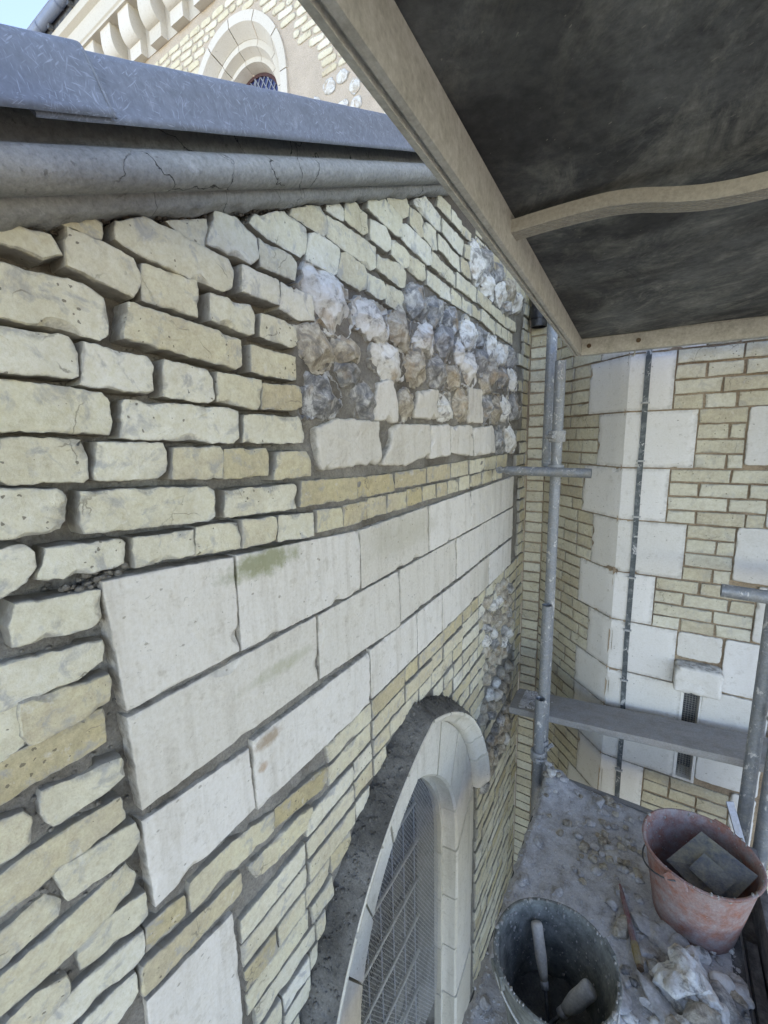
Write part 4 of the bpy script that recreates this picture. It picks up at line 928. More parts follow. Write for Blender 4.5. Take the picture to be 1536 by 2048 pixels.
# right-hand blocks of the front face and the dressings of the slit
def tblock(u0, u1, z0, z1, f=0.004, name='limestone_block', b=-0.05, seed=0, bev=0.004):
    m2 = MB(); unit(m2, [(u0, z0), (u1, z0), (u1, z1), (u0, z1)], FB, f=f, b=b, bev=bev, res=0.014, wob=0.0016, rough=0.001, seed=seed, warm=0.001, rnd=1, tilt=0.01)
    return m2.build(name, M['quoin'], tur)
for i, (u0, u1, z0, z1) in enumerate([(1.033, 1.228, 1.575, 1.822), (1.040, 1.228, 1.055, 1.302), (1.135, 1.228, 0.785, 1.045), (1.13, 1.228, 1.31, 1.565), (1.13, 1.228, 1.83, 2.08), (1.045, 1.228, 0.512, 0.775),
        (0.865, 1.036, 0.645, 0.772), (0.982, 1.228, 0.285, 0.502), (0.990, 1.228, 0.020, 0.276), (1.135, 1.228, -0.30, 0.008), (1.04, 1.228, -0.6, -0.31), (1.13, 1.228, -0.86, -0.61), (1.04, 1.228, -1.12, -0.87)]):
    tblock(u0, u1, z0, z1, seed=60+i*3.1)
m2 = MB(); unit(m2, [(0.862, 0.497), (1.046, 0.502), (1.046, 0.632), (0.862, 0.628)], FB, f=0.075, b=-0.03, bev=0.012, res=0.01, wob=0.003, rough=0.002, seed=77, warm=0.001, rnd=2, chip=1.5)
m2.build('projecting_block', M['quoin'], tur)
# slit window
sw = MB(); a, b_, c, d = SLIT
for (p, q) in (((a-.012, YF-0.002, c-.012), (a, YF+0.12, d+.012)), ((b_, YF-0.002, c-.012), (b_+.012, YF+0.12, d+.012)), ((a, YF, c-.012), (b_, YF+0.12, c)), ((a, YF, d), (b_, YF+0.12, d+.012))): sw.box(p, q)
sl = sw.build('slit_window', M['quoin'], tur, smooth=False)
sw = MB(); sw.box((a, YF+0.10, c), (b_, YF+0.115, d)); sw.build('dark_opening', M['darksteel'], sl, smooth=False)
sw = MB()
for i in range(6): sw.tube([(a+.003+i*0.0118, YF+0.028, c), (a+.003+i*0.0118, YF+0.028, d)], 0.0008, 6)
for i in range(41): sw.tube([(a, YF+0.0265, c+i*0.0118), (b_, YF+0.0265, c+i*0.0118)], 0.0008, 6)
sw.build('wire_mesh', M['wire'], sl, smooth=False)
# bricks of the front face: four courses to each quoin row
def fill(frame, u0, u1, zt, zb, n, warm, maxw=0.235):
    h = (zt - zb) / n
    for k in range(n):
        z1 = zt - k*h - 0.005; z0 = zt - (k+1)*h + 0.005
        u = u0 + 0.006; start = True
        while u < u1 - 0.02:
            L = rt.choice((0.105, 0.165, 0.215, 0.225)) if not (start and k % 2) else 0.105
            if u1 - (u + L) < 0.06: L = u1 - 0.006 - u
            if L > maxw: L = L/2 - 0.005
            tbrick(frame, u, u+L, z0, z1, warm); u += L + 0.010; start = False
FR = [(2.085, 1.822, 0.756, 1.13), (1.822, 1.556, 0.856, 1.033), (1.556, 1.300, 0.770, 1.13), (1.300, 1.030, 0.855, 1.040), (1.030, 0.775, 0.752, 1.135), (-0.015, -0.28, 0.775, 1.135), (-0.28, -0.55, 0.76, 1.04), (-0.55, -0.82, 0.86, 1.13), (-0.82, -1.09, 0.76, 1.04), (-1.09, -1.36, 0.86, 1.228), (-1.36, -1.63, 0.76, 1.228), (2.35, 2.085, 0.86, 1.23), (2.615, 2.35, 0.76, 1.23)]
for (zt, zb, u0, u1) in FR: fill(FB, u0, u1, zt, zb, 4, 0.22 if zt > 0 else 0.55)
# canted face and the return strip
for (zt, zb, xl, xr) in qs:
    fill(FC, 0.0, uc(xl), zt, zb, 4, 0.42)
k = 0; z = -2.4
while z < 2.8:
    tbrick(FS, 0.006, 0.110, z, z+0.0575, 0.42); z += 0.0685; k += 1
for i in range(17): fill(FD, 0.01, 0.6, zr[i], zr[i+1], 4, 0.3)
tb.build('brickwork', M['turret_brick'], tur, angle=24)
# body and top
tp = MB()
pl = [(0.0, YT+.012), (0.114, YT+.012), (0.585, YF+.03), (1.225, YF+.03), (1.69, YF+.49), (1.69, 3.6), (0.0, 3.6)]
tp.add([(x, y, ZT1-0.02) for x, y in pl] + [(x, y, ZT1) for x, y in pl], [tuple(range(7, 14))] + [(i, (i+1) % 7, 7+(i+1) % 7, 7+i) for i in range(7)])
tp.build('turret_cap', M['quoin'], tur, smooth=False)

# lightning conductor
st = thing('conductor_strap', (0.66, YF-0.01, -2.4), 'dark flat metal strap with white clips running down the stone turret', 'strap')
sm_ = MB(); n = 90
def sx(z): return 0.651 + (0.006 if z < 0.3 else 0)*1 + 0.004*nz(z*2.2, 1.0) + 0.006*max(0, (1.2 - z))
pr = [(-0.0115, 0.0), (-0.0115, 0.004), (0.0115, 0.004), (0.0115, 0.0)]
sm_.sweep(list(range(n+1)), lambda i: [(sx(-2.4+5.2*i/n)+u, YF-0.006-d - 0.002*abs(nz(i*.5)), -2.4+5.2*i/n) for u, d in pr])
sm_.build('tape', M['strap'], st, smooth=False)
for z in (2.12, 1.859, 1.590, 1.320, 1.011, 0.732, 0.455, 0.19, -0.071):
    c_ = MB(); x = sx(z); c_.box((x-0.018, YF-0.018, z-0.004), (x+0.018, YF-0.0035, z+0.004)); c_.box((x-0.014, YF-0.021, z-0.003), (x+0.014, YF-0.0185, z+0.003))
    c_.build('clip', M['pale_handle'], st, smooth=False)

# drain pipe stub
dp = MB(); dp.pipe((0.062, 2.785, 2.355), (0.062, 2.785, 3.0), 0.045, 0.005, 28); dp.pipe((0.062, 2.785, 2.40), (0.062, 2.785, 2.47), 0.051, 0.005, 28)
o = dp.build('drain_pipe', M['black_pipe'], angle=40); tag(o, 'black plastic pipe end in the corner between flint wall and turret', 'pipe')

# ------------------------------------------------------------------ CHURCH WALL behind (plane y=3.75, faces -y)
YC = 3.75
def cx(X): return X*0.75 + 0.72
def cz_(Z): return Z*0.75 + 1.73
FCH = (Vector((0, YC, 0)), Vector((1, 0, 0)), Vector((0, 0, 1)), Vector((0, -1, 0)))
ch = thing('church_wall', (-3.5, YC, -2.45), 'cream church wall with corbels, gutter and round-arched leaded window, far upper left', 'building')
WX, WZ = -3.495, 5.405
def in_win(u, z, r): return ((u-WX)**2 + (z-WZ)**2 < r*r) if z > WZ else abs(u-WX) < r and z > WZ-1.6
mb = MB()
V, F = sheet(FCH, -9.5, 9.0, -2.45, 7.14, -0.008, 0.004, 0.05, 0.05, hole=lambda u, z: in_win(u, z, 0.70))  # unseen right-hand length of church wall added to block the sun
mb.add(V, F); mb.build('masonry', M['mortar_church'], ch, fix=False)
rc = random.Random(21); cb = MB()
def in_flint(u, z): return u > -2.86 + 0.03*math.sin(z*9) and z < 5.12 or (u > -2.6 and z < 5.5 and u < -2.35)
z = 3.3; k = 0
while z < 6.35:
    u = -8.0 + rc.uniform(0, .1)
    while u < -0.4:
        L = rc.choice((0.11, 0.20, 0.22, 0.22)); a, b_ = u + .006, u + L - .006; um = (a+b_)/2; zm = z + 0.03
        if not (in_win(um, zm, 0.80) or in_win(a, zm, 0.775) or in_win(b_, zm, 0.775) or in_flint(um, zm)):
            j = lambda: rc.uniform(-.006, .006)
            unit(cb, [(a+j(), z+j()), (b_+j(), z+j()), (b_+j(), z+.062+j()), (a+j(), z+.062+j())], FCH, f=0.001, b=-0.03, bev=0.006, res=0.03, wob=0.003, rough=0.001, warm=max(.001, rc.uniform(0, .8)), seed=rc.uniform(0, 900), rnd=1)
        u += L
    z += 0.077
cb.build('brickwork', M['brick_church'], ch)
fpos = []
for i in range(230):
    u = rc.uniform(-2.85, -1.3); z = rc.uniform(3.95, 5.1)
    if any((u-a)**2 + (z-c)**2 < 0.125**2 for a, c in fpos): continue
    if in_flint(u, z): fpos.append((u, z))
    if not in_flint(u, z): continue
    n = 7; s = rc.uniform(.05, .09); m2 = MB()
    P = [(u + s*rc.uniform(.6, 1.1)*math.cos(6.283*q/n), z + s*rc.uniform(.5, 1.0)*math.sin(6.283*q/n)) for q in range(n)]
    unit(m2, P, FCH, f=0.006, b=-.03, grow=.012, bev=.01, res=.02, wob=.01, rough=.003, dome=.012, facet=.012, seed=rc.uniform(0, 900), warm=.001, rnd=1)
    m2.build('flint', M['church_flint'], ch)
# corbel table
pitch = 0.431
for i in range(-6, 9):
    u0 = cx(-7.399) + pitch*i; m2 = MB(); wd = 0.235
    pr = [(0.0, cz_(6.905)), (0.20, cz_(6.905)), (0.20, cz_(6.75))]
    for q in range(1, 9):
        a = R(90*q/8); pr.append((0.085 + 0.115*math.cos(a)*1.0, cz_(6.75) - 0.19*math.sin(a)))
    pr += [(0.085, cz_(6.305)), (0.0, cz_(6.305))]
    m2.sweep([0, 1], lambda t: [(u0 + wd*t, YC - d, zz) for d, zz in pr], closed_prof=True)
    m2.build('corbel', M['church'], ch, angle=30)
m2 = MB(); pr = [(-0.03, 6.465), (0.01, 6.465), (0.01, 6.43), (0.0, 6.42), (-0.03, 6.42)]
z7 = cz_(6.905)
pr = [(-0.05, z7), (0.23, z7), (0.23, z7+0.03), (0.245, z7+0.045), (0.245, 7.135), (0.30, 7.17), (0.30, 7.27), (-0.05, 7.27)]
m2.sweep([-9.5, 9.0], lambda u: [(u, YC - d, zz) for d, zz in pr], closed_prof=True); m2.build('cornice', M['church'], ch, smooth=False)
m2 = MB(); m2.box((-9.5, YC-0.002, cz_(6.305)-0.0), (9.0, YC+0.03, z7)); m2.build('corbel_band', M['church'], ch, smooth=False)
m2 = MB(); pr = []
for q in range(13):
    a = R(180 + 180*q/12); pr.append((0.36 + 0.065*math.cos(a), 7.40 + 0.075*math.sin(a)))
pr += [(0.435, 7.41), (0.42, 7.41)] + [(0.36 + 0.055*math.cos(R(-180*q/10)), 7.40 + 0.065*math.sin(R(-180*q/10))) for q in range(11)]
m2.sweep([-9.5 + 0.1*i for i in range(186)], lambda u: [(u, YC - d, zz) for d, zz in pr], closed_prof=True); gt = m2.build('gutter', M['gutter'], ch, angle=50)
for i in range(16):
    m3 = MB(); u = -9.2 + 0.58*i
    m3.sweep([u, u+0.03], lambda q: [(q, YC - 0.36 - 0.072*math.cos(R(180+180*k/10)), 7.40 + 0.083*math.sin(R(180+180*k/10))) for k in range(11)], closed_prof=False, caps=False)
    m3.build('gutter_joint', M['gutter'], gt)
    m3 = MB(); m3.box((u+.2, YC-.36, 7.275), (u+.25, YC-.2, 7.33)); m3.build('gutter_bracket', M['darksteel'], gt, smooth=False)
m2 = MB(); m2.add([(-9.6, YC-.34, 7.44), (9, YC-.34, 7.44), (9, YC+4, 10.9), (-9.6, YC+4, 10.9), (-9.6, YC-.34, 7.40), (9, YC-.34, 7.40), (9, YC+4, 10.86), (-9.6, YC+4, 10.86)], [(0,1,2,3), (4,7,6,5), (0,4,5,1), (0,3,7,4), (1,5,6,2), (2,6,7,3)])
m2.build('roof', M['slate'], ch, smooth=False)
m2 = MB(); m2.box((-9.5, YC+.02, -2.45), (-9.45, YC+4, 7.3)); m2.build('end_wall', M['church'], ch, smooth=False)
m2 = MB(); m2.box((-9.5, YC-.30, 7.271), (9.0, YC+.03, 7.40)); m2.build('eaves_board', M['darksteel'], ch, smooth=False)
# round window: stepped splayed rings
aw = MB()
def ring_pt(r, t):
    a = math.pi - t*math.pi; return (WX + r*math.cos(a), WZ + r*math.sin(a))
def rpath(r, n=36):
    pts = [(WX - r, WZ - 1.4)] + [ring_pt(r, i/n) for i in range(n+1)] + [(WX + r, WZ - 1.4)]
    return pts
fr_o = MB()
prof_ = [(0.43, 0.36), (0.43, 0.31)]
P1 = [rpath(r) for r, d in prof_]
fr_o.add([(p[0], YC + prof_[q][1], p[1]) for q in range(2) for p in P1[q]], [(i, i+1, len(P1[0])+i+1, len(P1[0])+i) for i in range(len(P1[0])-1)])
aw_o = fr_o.build('arched_window', M['church'], ch, smooth=False)
def ring_seg(prof, t0, t1, name):
    m3 = MB(); n = 8
    m3.sweep([t0 + (t1-t0)*i/n for i in range(n+1)], lambda t: [(ring_pt(r, t)[0], YC + d, ring_pt(r, t)[1]) for r, d in prof], closed_prof=True)
    m3.build(name, M['church'], aw_o, angle=30)
outer = [(0.775, 0.05), (0.775, -0.014), (0.685, -0.014), (0.605, 0.10), (0.605, 0.14), (0.775, 0.14)]
inner = [(0.64, 0.115), (0.603, 0.105), (0.545, 0.105), (0.505, 0.19), (0.46, 0.19), (0.432, 0.29), (0.43, 0.31), (0.64, 0.31)]
cuts = [0.0, 0.16, 0.335, 0.49, 0.66, 0.83, 1.0]
for a, b_ in zip(cuts[:-1], cuts[1:]):
    ring_seg(outer, a + .003, b_ - .003, 'arch_stone'); ring_seg(inner, a+.002+0.0, b_-.002, 'arch_stone')
for sgn in (-1, 1):
    for q in range(4):
        for prof in (outer, inner):
            m3 = MB(); za, zb_ = WZ - 0.35*q - .003, WZ - 0.35*(q+1) + .003
            m3.sweep([za, zb_], lambda zz: [(WX + sgn*r, YC + d, zz) for r, d in prof], closed_prof=True); m3.build('arch_stone', M['church'], aw_o, smooth=False)
gl = MB(); P1 = rpath(0.425)
gl.add([(WX, YC+.315, WZ-.5)] + [(x, YC+.315, z) for x, z in P1], [(0, i+1, i+2) for i in range(len(P1)-1)] + [(0, len(P1), 1)])
gl.build('glass', M['glass_blue'], aw_o, smooth=False)
fm = MB(); n = 36
P1 = rpath(0.427); P2 = rpath(0.395); L = len(P1)
fm.add([(x, YC+.30, z) for x, z in P1] + [(x, YC+.30, z) for x, z in P2] + [(x, YC+.314, z) for x, z in P2], [(i, i+1, L+i+1, L+i) for i in range(L-1)] + [(L+i, L+i+1, 2*L+i+1, 2*L+i) for i in range(L-1)])
fm.build('window_frame', M['iron_frame'], aw_o, smooth=False)
lc = MB()
for k in range(-14, 15):
    for s in (-1, 1):
        pts = []
        for q in range(-60, 61):
            u = q*0.01; zz = k*0.13 + s*u*1.6
            if ((u**2 + zz**2 < 0.40**2) if zz > 0 else (abs(u) < 0.40 and zz > -1.2)): pts.append((WX+u, YC+.309, WZ+zz))
        if len(pts) > 2: lc.tube([pts[0], pts[-1]], 0.006, 5)
lc.tube([(WX, YC+.307, WZ-1.3), (WX, YC+.307, WZ+.4)], 0.009, 6)
lc.build('lead_came', M['came'], aw_o, smooth=False)

# ------------------------------------------------------------------ UPPER DECK overhead
ud = thing('upper_deck', (0.8, 0.8, 2.05), 'scaffold deck overhead with grimy black underside panel and dusty aluminium frame', 'scaffold deck')
PHI = R(2.66); E = Vector((0.387, 2.07, 2.050)); dl = Vector((-math.sin(PHI), math.cos(PHI), 0)); dw = Vector((math.cos(PHI), math.sin(PHI), 0))
def DK(a, l, h): return E + dw*a + dl*l + Vector((0, 0, h))      # a across, l along (0 at the far end, negative towards us), h up
m2 = MB()
rail = [(0.0, 0.0), (0.009, -0.002), (0.0105, 0.004), (0.014, 0.004), (0.0155, -0.001), (0.024, 0.0), (0.026, 0.006), (0.026, 0.064), (0.021, 0.066), (0.021, 0.1), (0.0, 0.1)]
m2.sweep([-3.0 + 0.1*i for i in range(31)], lambda l: [DK(a, l, h) for a, h in rail], closed_prof=True); m2.build('side_rail', M['rail'], ud, angle=30)
m2 = MB(); m2.sweep([-3.0 + 0.1*i for i in range(31)], lambda l: [DK(1.30 - a, l, h) for a, h in rail], closed_prof=True); m2.build('side_rail', M['rail'], ud, angle=30)
m2 = MB(); erail = [(0.0, 0.001), (-0.012, -0.003), (-0.030, 0.0), (-0.032, 0.008), (-0.032, 0.063), (-0.027, 0.066), (-0.027, 0.1), (0.0, 0.1)]
m2.sweep([0.0265 + 1.247*i/12 for i in range(13)], lambda a: [DK(a, l, h) for l, h in erail], closed_prof=True); m2.build('end_rail', M['rail'], ud, angle=30)
m2 = MB(); V = []; F = []; na, nl = 40, 90
for j in range(nl+1):
    for i in range(na+1):
        a = 0.022 + 1.256*i/na; l = -3.0 + 2.972*j/nl
        V.append(tuple(DK(a, l, 0.067 + 0.004*nz(a*3, l*3, 4))))
for j in range(nl):
    for i in range(na): q = j*(na+1)+i; F.append((q, q+1, q+na+2, q+na+1))
m2.add(V, F); m2.build('panel', M['deck'], ud)
m2 = MB(); V = [tuple(DK(a, l, 0.085)) for a, l in ((0.022, -3.0), (1.278, -3.0), (1.278, -0.028), (0.022, -0.028))]; m2.add(V, [(0, 1, 2, 3)]); m2.build('panel_top', M['board'], ud, smooth=False)
# bent grooved cross strip under the panel
knots = [(0.445, 2.090), (0.50, 2.093), (0.573, 2.0945), (0.645, 2.0925), (0.69, 2.081), (0.731, 2.069), (0.775, 2.064), (0.82, 2.0625), (0.90, 2.066), (1.0, 2.078), (1.15, 2.092), (1.30, 2.095), (1.62, 2.095)]
def kz(x):
    for (x0, z0), (x1, z1) in zip(knots[:-1], knots[1:]):
        if x <= x1:
            t = (x-x0)/(x1-x0); t = t*t*(3-2*t)*0.5 + t*0.5; return z0 + (z1-z0)*t
    return knots[-1][1]
gp = [(-0.021, 0.010), (-0.021, -0.008)]
for q in range(6):
    y0 = -0.019 + q*0.0066; gp += [(y0, -0.0105), (y0+0.004, -0.0105), (y0+0.0046, -0.0088), (y0+0.006, -0.0088)]
gp += [(0.021, -0.008), (0.021, 0.010)]
xs = [0.418 + 0.012*i for i in range(100)]
sz = [sum(kz(x + 0.012*k) for k in range(-3, 4))/7 for x in xs]
m2 = MB(); m2.sweep(list(range(len(xs))), lambda i: [(xs[i], 0.845 + (xs[i]-.4)*0.02 + p, sz[i] + h) for p, h in gp], closed_prof=True)
m2.build('cross_strip', M['grooved'], ud, angle=40)
for a in (0.055, 0.232):
    m2 = MB(); c = DK(a, -0.033, 0.034)
    m2.tube([c, c - dl*0.004], 0.0085, 16); m2.tube([c - dl*0.004, c - dl*0.008], [0.006, 0.0045], 6); m2.build('bolt', M['rust'], ud, angle=30)
m2 = MB(); c = DK(0.222, -0.018, 0.0); m2.tube([c, c + Vector((0, 0, -0.016)), c + Vector((-0.004, -0.004, -0.022)), c + Vector((-0.010, -.006, -0.021))], 0.003, 8); m2.build('hook', M['rail'], ud)

# ------------------------------------------------------------------ SCAFFOLD tubes
def coupler(x, y, z, axis='z', parent=None, r=0.0245, ang=0.0):
    m2 = MB(); h = 0.026
    pr = [(r+.001, -h), (r+.009, -h), (r+.013, -h*0.7), (r+.010, 0), (r+.013, h*0.7), (r+.009, h), (r+.001, h)]
    m2.lathe(pr, (x, y, z), 24)
    q = Vector((math.cos(ang), math.sin(ang), 0)); t = Vector((-q.y, q.x, 0)); c = Vector((x, y, z)) + q*(r+.018)
    m2.tube([c - t*0.022, c + t*0.026], 0.0065, 10); m2.tube([c + t*0.018, c + t*0.030], 0.0115, 6); m2.tube([c - t*0.026, c - t*0.018], 0.0105, 6)
    for s in (-0.014, 0.014):
        p = c + Vector((0, 0, s)); m2.tube([p - q*0.016, p + q*0.006], 0.004, 8)
    return m2.build('coupler', M['coupler'], parent, angle=40)
def pole(name, x, y, z0, z1, label, group, r=0.02415):
    t = thing(name, (x, y, z0), label, 'scaffold pole', group)
    m2 = MB(); m2.pipe((x, y, z0), (x, y, z1), r, 0.004, 28); m2.build('tube', M['tube'], t, angle=40); return t
G = 'scaffold poles at the platform corners'
p1 = pole('scaffold_pole', 0.317, 2.135, -2.45, 2.05, 'tall grey scaffold pole in the corner, carrying the short horizontal tube', G)
coupler(0.317, 2.135, 1.557, parent=p1, ang=R(-150)); coupler(0.317, 2.135, 1.715, parent=p1, ang=R(-130))
p2 = pole('scaffold_pole', 0.317, 2.085, -2.45, 0.905, 'open-topped scaffold pole clamped in front of the tall corner pole', G)
p3 = pole('scaffold_pole', 0.314, 2.036, -2.45, 0.43, 'shortest scaffold pole with open top, at the rubble-covered platform corner', G)
coupler(0.314, 2.036, 0.115, parent=p3, ang=R(-60)); coupler(0.317, 2.085, 0.15, parent=p2, ang=R(-20))
p4 = pole('scaffold_pole', 0.262, 2.20, 1.57, 2.6, 'dark upper scaffold pole behind the tall corner pole', G)
p5 = pole('scaffold_pole', 1.178, 2.00, -2.45, 2.6, 'right front scaffold pole beside the red bucket', G)
coupler(1.178, 2.00, 0.66, parent=p5, ang=R(-100))
p6 = pole('scaffold_pole', 1.128, 2.06, -2.45, 2.6, 'darker scaffold pole just left of and behind the right front pole', G)
# short horizontal tube, flattened at the wall end
ht = MB()
ht.pipe((0.12, 2.085, 1.556), (0.476, 2.085, 1.551), 0.0215, 0.0035, 24)
ht.tube([(0.122, 2.085, 1.556), (0.10, 2.085, 1.557), (0.085, 2.085, 1.558), (0.06, 2.085, 1.558)], [0.021, 0.019, 0.012, 0.010], 14)
ht.pipe((0.068, 2.072, 1.5575), (0.068, 2.098, 1.5575), 0.017, 0.008, 16)
o = ht.build('scaffold_tube', M['tube'], angle=40); tag(o, 'short horizontal scaffold tube with flattened eye end crossing the corner pole', 'scaffold tube')
m2 = MB(); m2.pipe((0.955, 1.955, 1.138), (1.75, 1.955, 1.120), 0.0242, 0.004, 28); o = m2.build('scaffold_tube', M['tube'], angle=40); tag(o, 'open scaffold tube end jutting in from the right edge', 'scaffold tube')
# plank
V0 = Vector((0.135, 2.325, 0.262)); 
sb_ = MB(); nb = 60
pr = [(0.0, 0.0), (0.0, -0.036), (-0.205, -0.036), (-0.205, -0.002), (-0.200, 0.0)]
pr2 = []
sb_pts = []
def bz(x): return 0.268 + (x - 0.15)*0.098
prb = [(2.335, -0.038), (2.335, 0.0)] + [(2.335 - 0.2*q/8, 0.001) for q in range(1, 8)] + [(2.135, -0.003), (2.132, -0.008), (2.132, -0.034), (2.135, -0.038)]
sb_.sweep([0.135 + 1.45*i/nb for i in range(nb+1)], lambda x: [(x, y + 0.002*nz(x*3, h*50), bz(x) + h + 0.0025*fr(x*9, y*9, 2, 3)) for y, h in prb], closed_prof=True)
pk = sb_.build('scaffold_board', M['board'], angle=40); tag(pk, 'dusty grey scaffold plank lying across behind the poles', 'plank')
m2 = MB(); m2.pipe((0.262, 2.24, 0.213), (1.70, 2.24, 0.354), 0.0242, .004, 20); o = m2.build('scaffold_tube', M['tube'], angle=40); tag(o, 'scaffold ledger tube carrying the dusty plank from below', 'scaffold tube')

# ------------------------------------------------------------------ LOWER PLATFORM with dust and stones
pf = thing('scaffold_platform', (0.7, 1.0, 0), 'scaffold platform covered in mortar dust and stone chips', 'platform')
XL, XR, YFAR, YNEAR = 0.348, 1.19, 2.035, -0.9
m2 = MB(); m2.box((XL, YNEAR, -0.055), (XR, YFAR, -0.012)); m2.build('deck_board', M['plank_dark'], pf, smooth=False)
m2 = MB(); m2.box((XL+0.02, YFAR+0.002, -0.055), (XR, YFAR+0.030, 0.022)); m2.build('end_board', M['board'], pf, smooth=False)
m2 = MB(); m2.box((XR-0.06, YNEAR, -0.012), (XR-0.035, YFAR-0.1, 0.13)); m2.build('toe_board', M['plank_dark'], pf, smooth=False)
m2 = MB(); m2.box((XR-0.098, YNEAR, -0.010), (XR-0.068, YFAR-0.4, 0.018)); m2.box((XR-0.145, YNEAR+.2, -0.010), (XR-0.112, YFAR-0.35, 0.014)); m2.build('deck_batten', M['plank_dark'], pf, smooth=False)
# dust layer
def pile(x, y):
    h = 0.004 + 0.008*max(0, fr(x*5, y*5, 2, 4)) + 0.003*fr(x*30, y*30, 5, 3)
    h += 0.075*math.exp(-((x-0.39)/0.09)**2 - ((y-1.99)/0.085)**2)*(1 + .5*fr(x*18, y*18, 8, 3))
    h += 0.020*math.exp(-((x-0.60)/0.20)**2 - ((y-2.0)/0.07)**2)
    h += 0.035*math.exp(-((x-0.95)/0.16)**2 - ((y-1.25)/0.22)**2)*(1 + .6*fr(x*14, y*14, 3, 3))
    h += 0.015*math.exp(-((x-0.36)/0.05)**2)*(0.6 + nz(y*6, 2))
    return h
V = []; F = []; nx, ny = 96, 240
for j in range(ny+1):
    for i in range(nx+1):
        x = XL + (XR-0.10-XL)*i/nx; y = 0.2 + (YFAR-0.2)*j/ny
        e = min(i, nx-i)/3; e2 = min(1, e)
        ex = (0.012*fr(y*20, 3, 1, 3) if i == 0 else 0)
        V.append((x + ex, y, -0.012 + (pile(x, y)+0.012)*e2 + 0.001))
for j in range(ny):
    for i in range(nx): q = j*(nx+1)+i; F.append((q, q+1, q+nx+2, q+nx+1))
m2 = MB(); m2.add(V, F); o = m2.build('mortar_dust', M['floor'], fix=False); tag(o, 'layer of grey mortar dust over the platform', 'dust', kind='stuff')
rs = random.Random(17)
def rock(mb_, c, s, flat=0.6, seed=0.0, n=2, ang=0.0, rough=0.35, asp=1.0):
    bm = bmesh.new(); bmesh.ops.create_icosphere(bm, subdivisions=n, radius=1.0)
    ca, sa = math.cos(ang), math.sin(ang); vs_ = []
    dirs = [Vector((rs.uniform(-1, 1), rs.uniform(-1, 1), rs.uniform(-.6, 1))).normalized() for _ in range(7)]
    cutd = [rs.uniform(.55, .85) for _ in dirs]
    for v in bm.verts:
        p = v.co.copy()
        for d, k in zip(dirs, cutd):
            e = p.dot(d) - k
            if e > 0: p -= d*e*0.92
        p *= 1 + rough*0.5*fr(p.x*1.6+seed, p.y*1.6, p.z*1.6+seed, 3)
        x, y, z = p.x*s*asp, p.y*s, p.z*s*flat
        vs_.append((c[0] + x*ca - y*sa, c[1] + x*sa + y*ca, c[2] + z))
    mb_.add(vs_, [tuple(q.index for q in f.verts) for f in bm.faces]); bm.free()
def stone(x, y, s, mat_, label, cat='stone', group=None, flat=0.55, asp=1.0, ang=None, n=3, lift=0.6, name='stone', rough=0.55):
    z = pile(x, y); m3 = MB()
    rock(m3, (x, y, z + s*flat*lift), s, flat, rs.uniform(0, 99), n, rs.uniform(0, 6) if ang is None else ang, rough, asp)
    ob = m3.build(name, M[mat_], angle=42, loc=(x, y, z)); tag(ob, label, cat, group); return ob
# the singular stones
stone(0.913, 1.385, 0.075, 'flint0', 'large knobbly white and brown flint nodule in the foreground rubble', flat=0.75, asp=1.25, n=4, ang=R(70), name='flint_nodule', rough=0.9)
stone(0.835, 1.275, 0.032, 'rubble', 'long pale flint sliver leaning beside the large flint nodule', flat=0.45, asp=2.6, ang=R(125), name='flint_flake', n=3)
stone(1.01, 1.36, 0.034, 'flint1', 'long grey stone sliver at the right of the large flint nodule', flat=0.5, asp=2.3, ang=R(120), name='flint_flake', n=3)
stone(0.946, 1.29, 0.042, 'flint2', 'brownish chunk touching the near side of the large flint nodule', flat=0.6, asp=1.3, n=3)
stone(0.745, 1.225, 0.035, 'rubble', 'grey stone chip between black bucket and large flint nodule', flat=0.6, asp=1.2, n=3)
stone(0.951, 1.500, 0.028, 'flint0', 'bright white flint chip under the near side of the red bucket', flat=0.6, asp=1.4, n=3)
stone(0.605, 1.972, 0.030, 'rubble', 'pale pointed stone near the far edge of the platform', flat=0.7, n=3)
stone(0.640, 2.005, 0.025, 'flint2', 'tan rounded stone at the far edge beside the pale pointed stone', flat=0.7, n=3)
stone(0.520, 1.478, 0.020, 'rubble', 'small cream chip lying alone just beyond the black bucket', flat=0.4, n=3)
stone(0.691, 1.741, 0.030, 'rubble', 'flat round stone in the middle of the platform left of the red bucket', flat=0.35, n=3)
for i, (x, y, s) in enumerate([(0.794, 1.509, 0.036), (0.835, 1.497, 0.033), (0.861, 1.475, 0.034), (0.883, 1.532, 0.036), (0.811, 1.42, 0.030), (0.90, 1.48, 0.04)]):
    stone(x, y, s, 'rubble', 'pale flat stone flake in the heap beside the red and yellow chisel', group='flakes beside the chisel', flat=0.35, asp=1.25, n=3, name='stone_flake')
for i in range(14):
    x = 0.36 + abs(rs.gauss(0, .06)); y = 1.99 + rs.gauss(0, .045)
    stone(x, min(y, 2.03), rs.uniform(.010, .024), rs.choice(('rubble', 'rubble', 'flint0', 'flint2')), 'small stone on the rubble pile in the far left platform corner', group='stones on the corner pile')
for i in range(80):
    a = rs.random(); x = 0.66 + rs.gauss(0, .10); y = 1.78 + rs.gauss(0, .13)
    if (x-0.94)**2 + (y-1.645)**2 < 0.15**2 or y > 2.02 or x < 0.4: continue
    stone(x, y, rs.uniform(.008, .022), rs.choice(('rubble', 'rubble', 'flint2')), 'loose stone chip scattered on the dusty platform left of the red bucket', group='chips left of the red bucket')
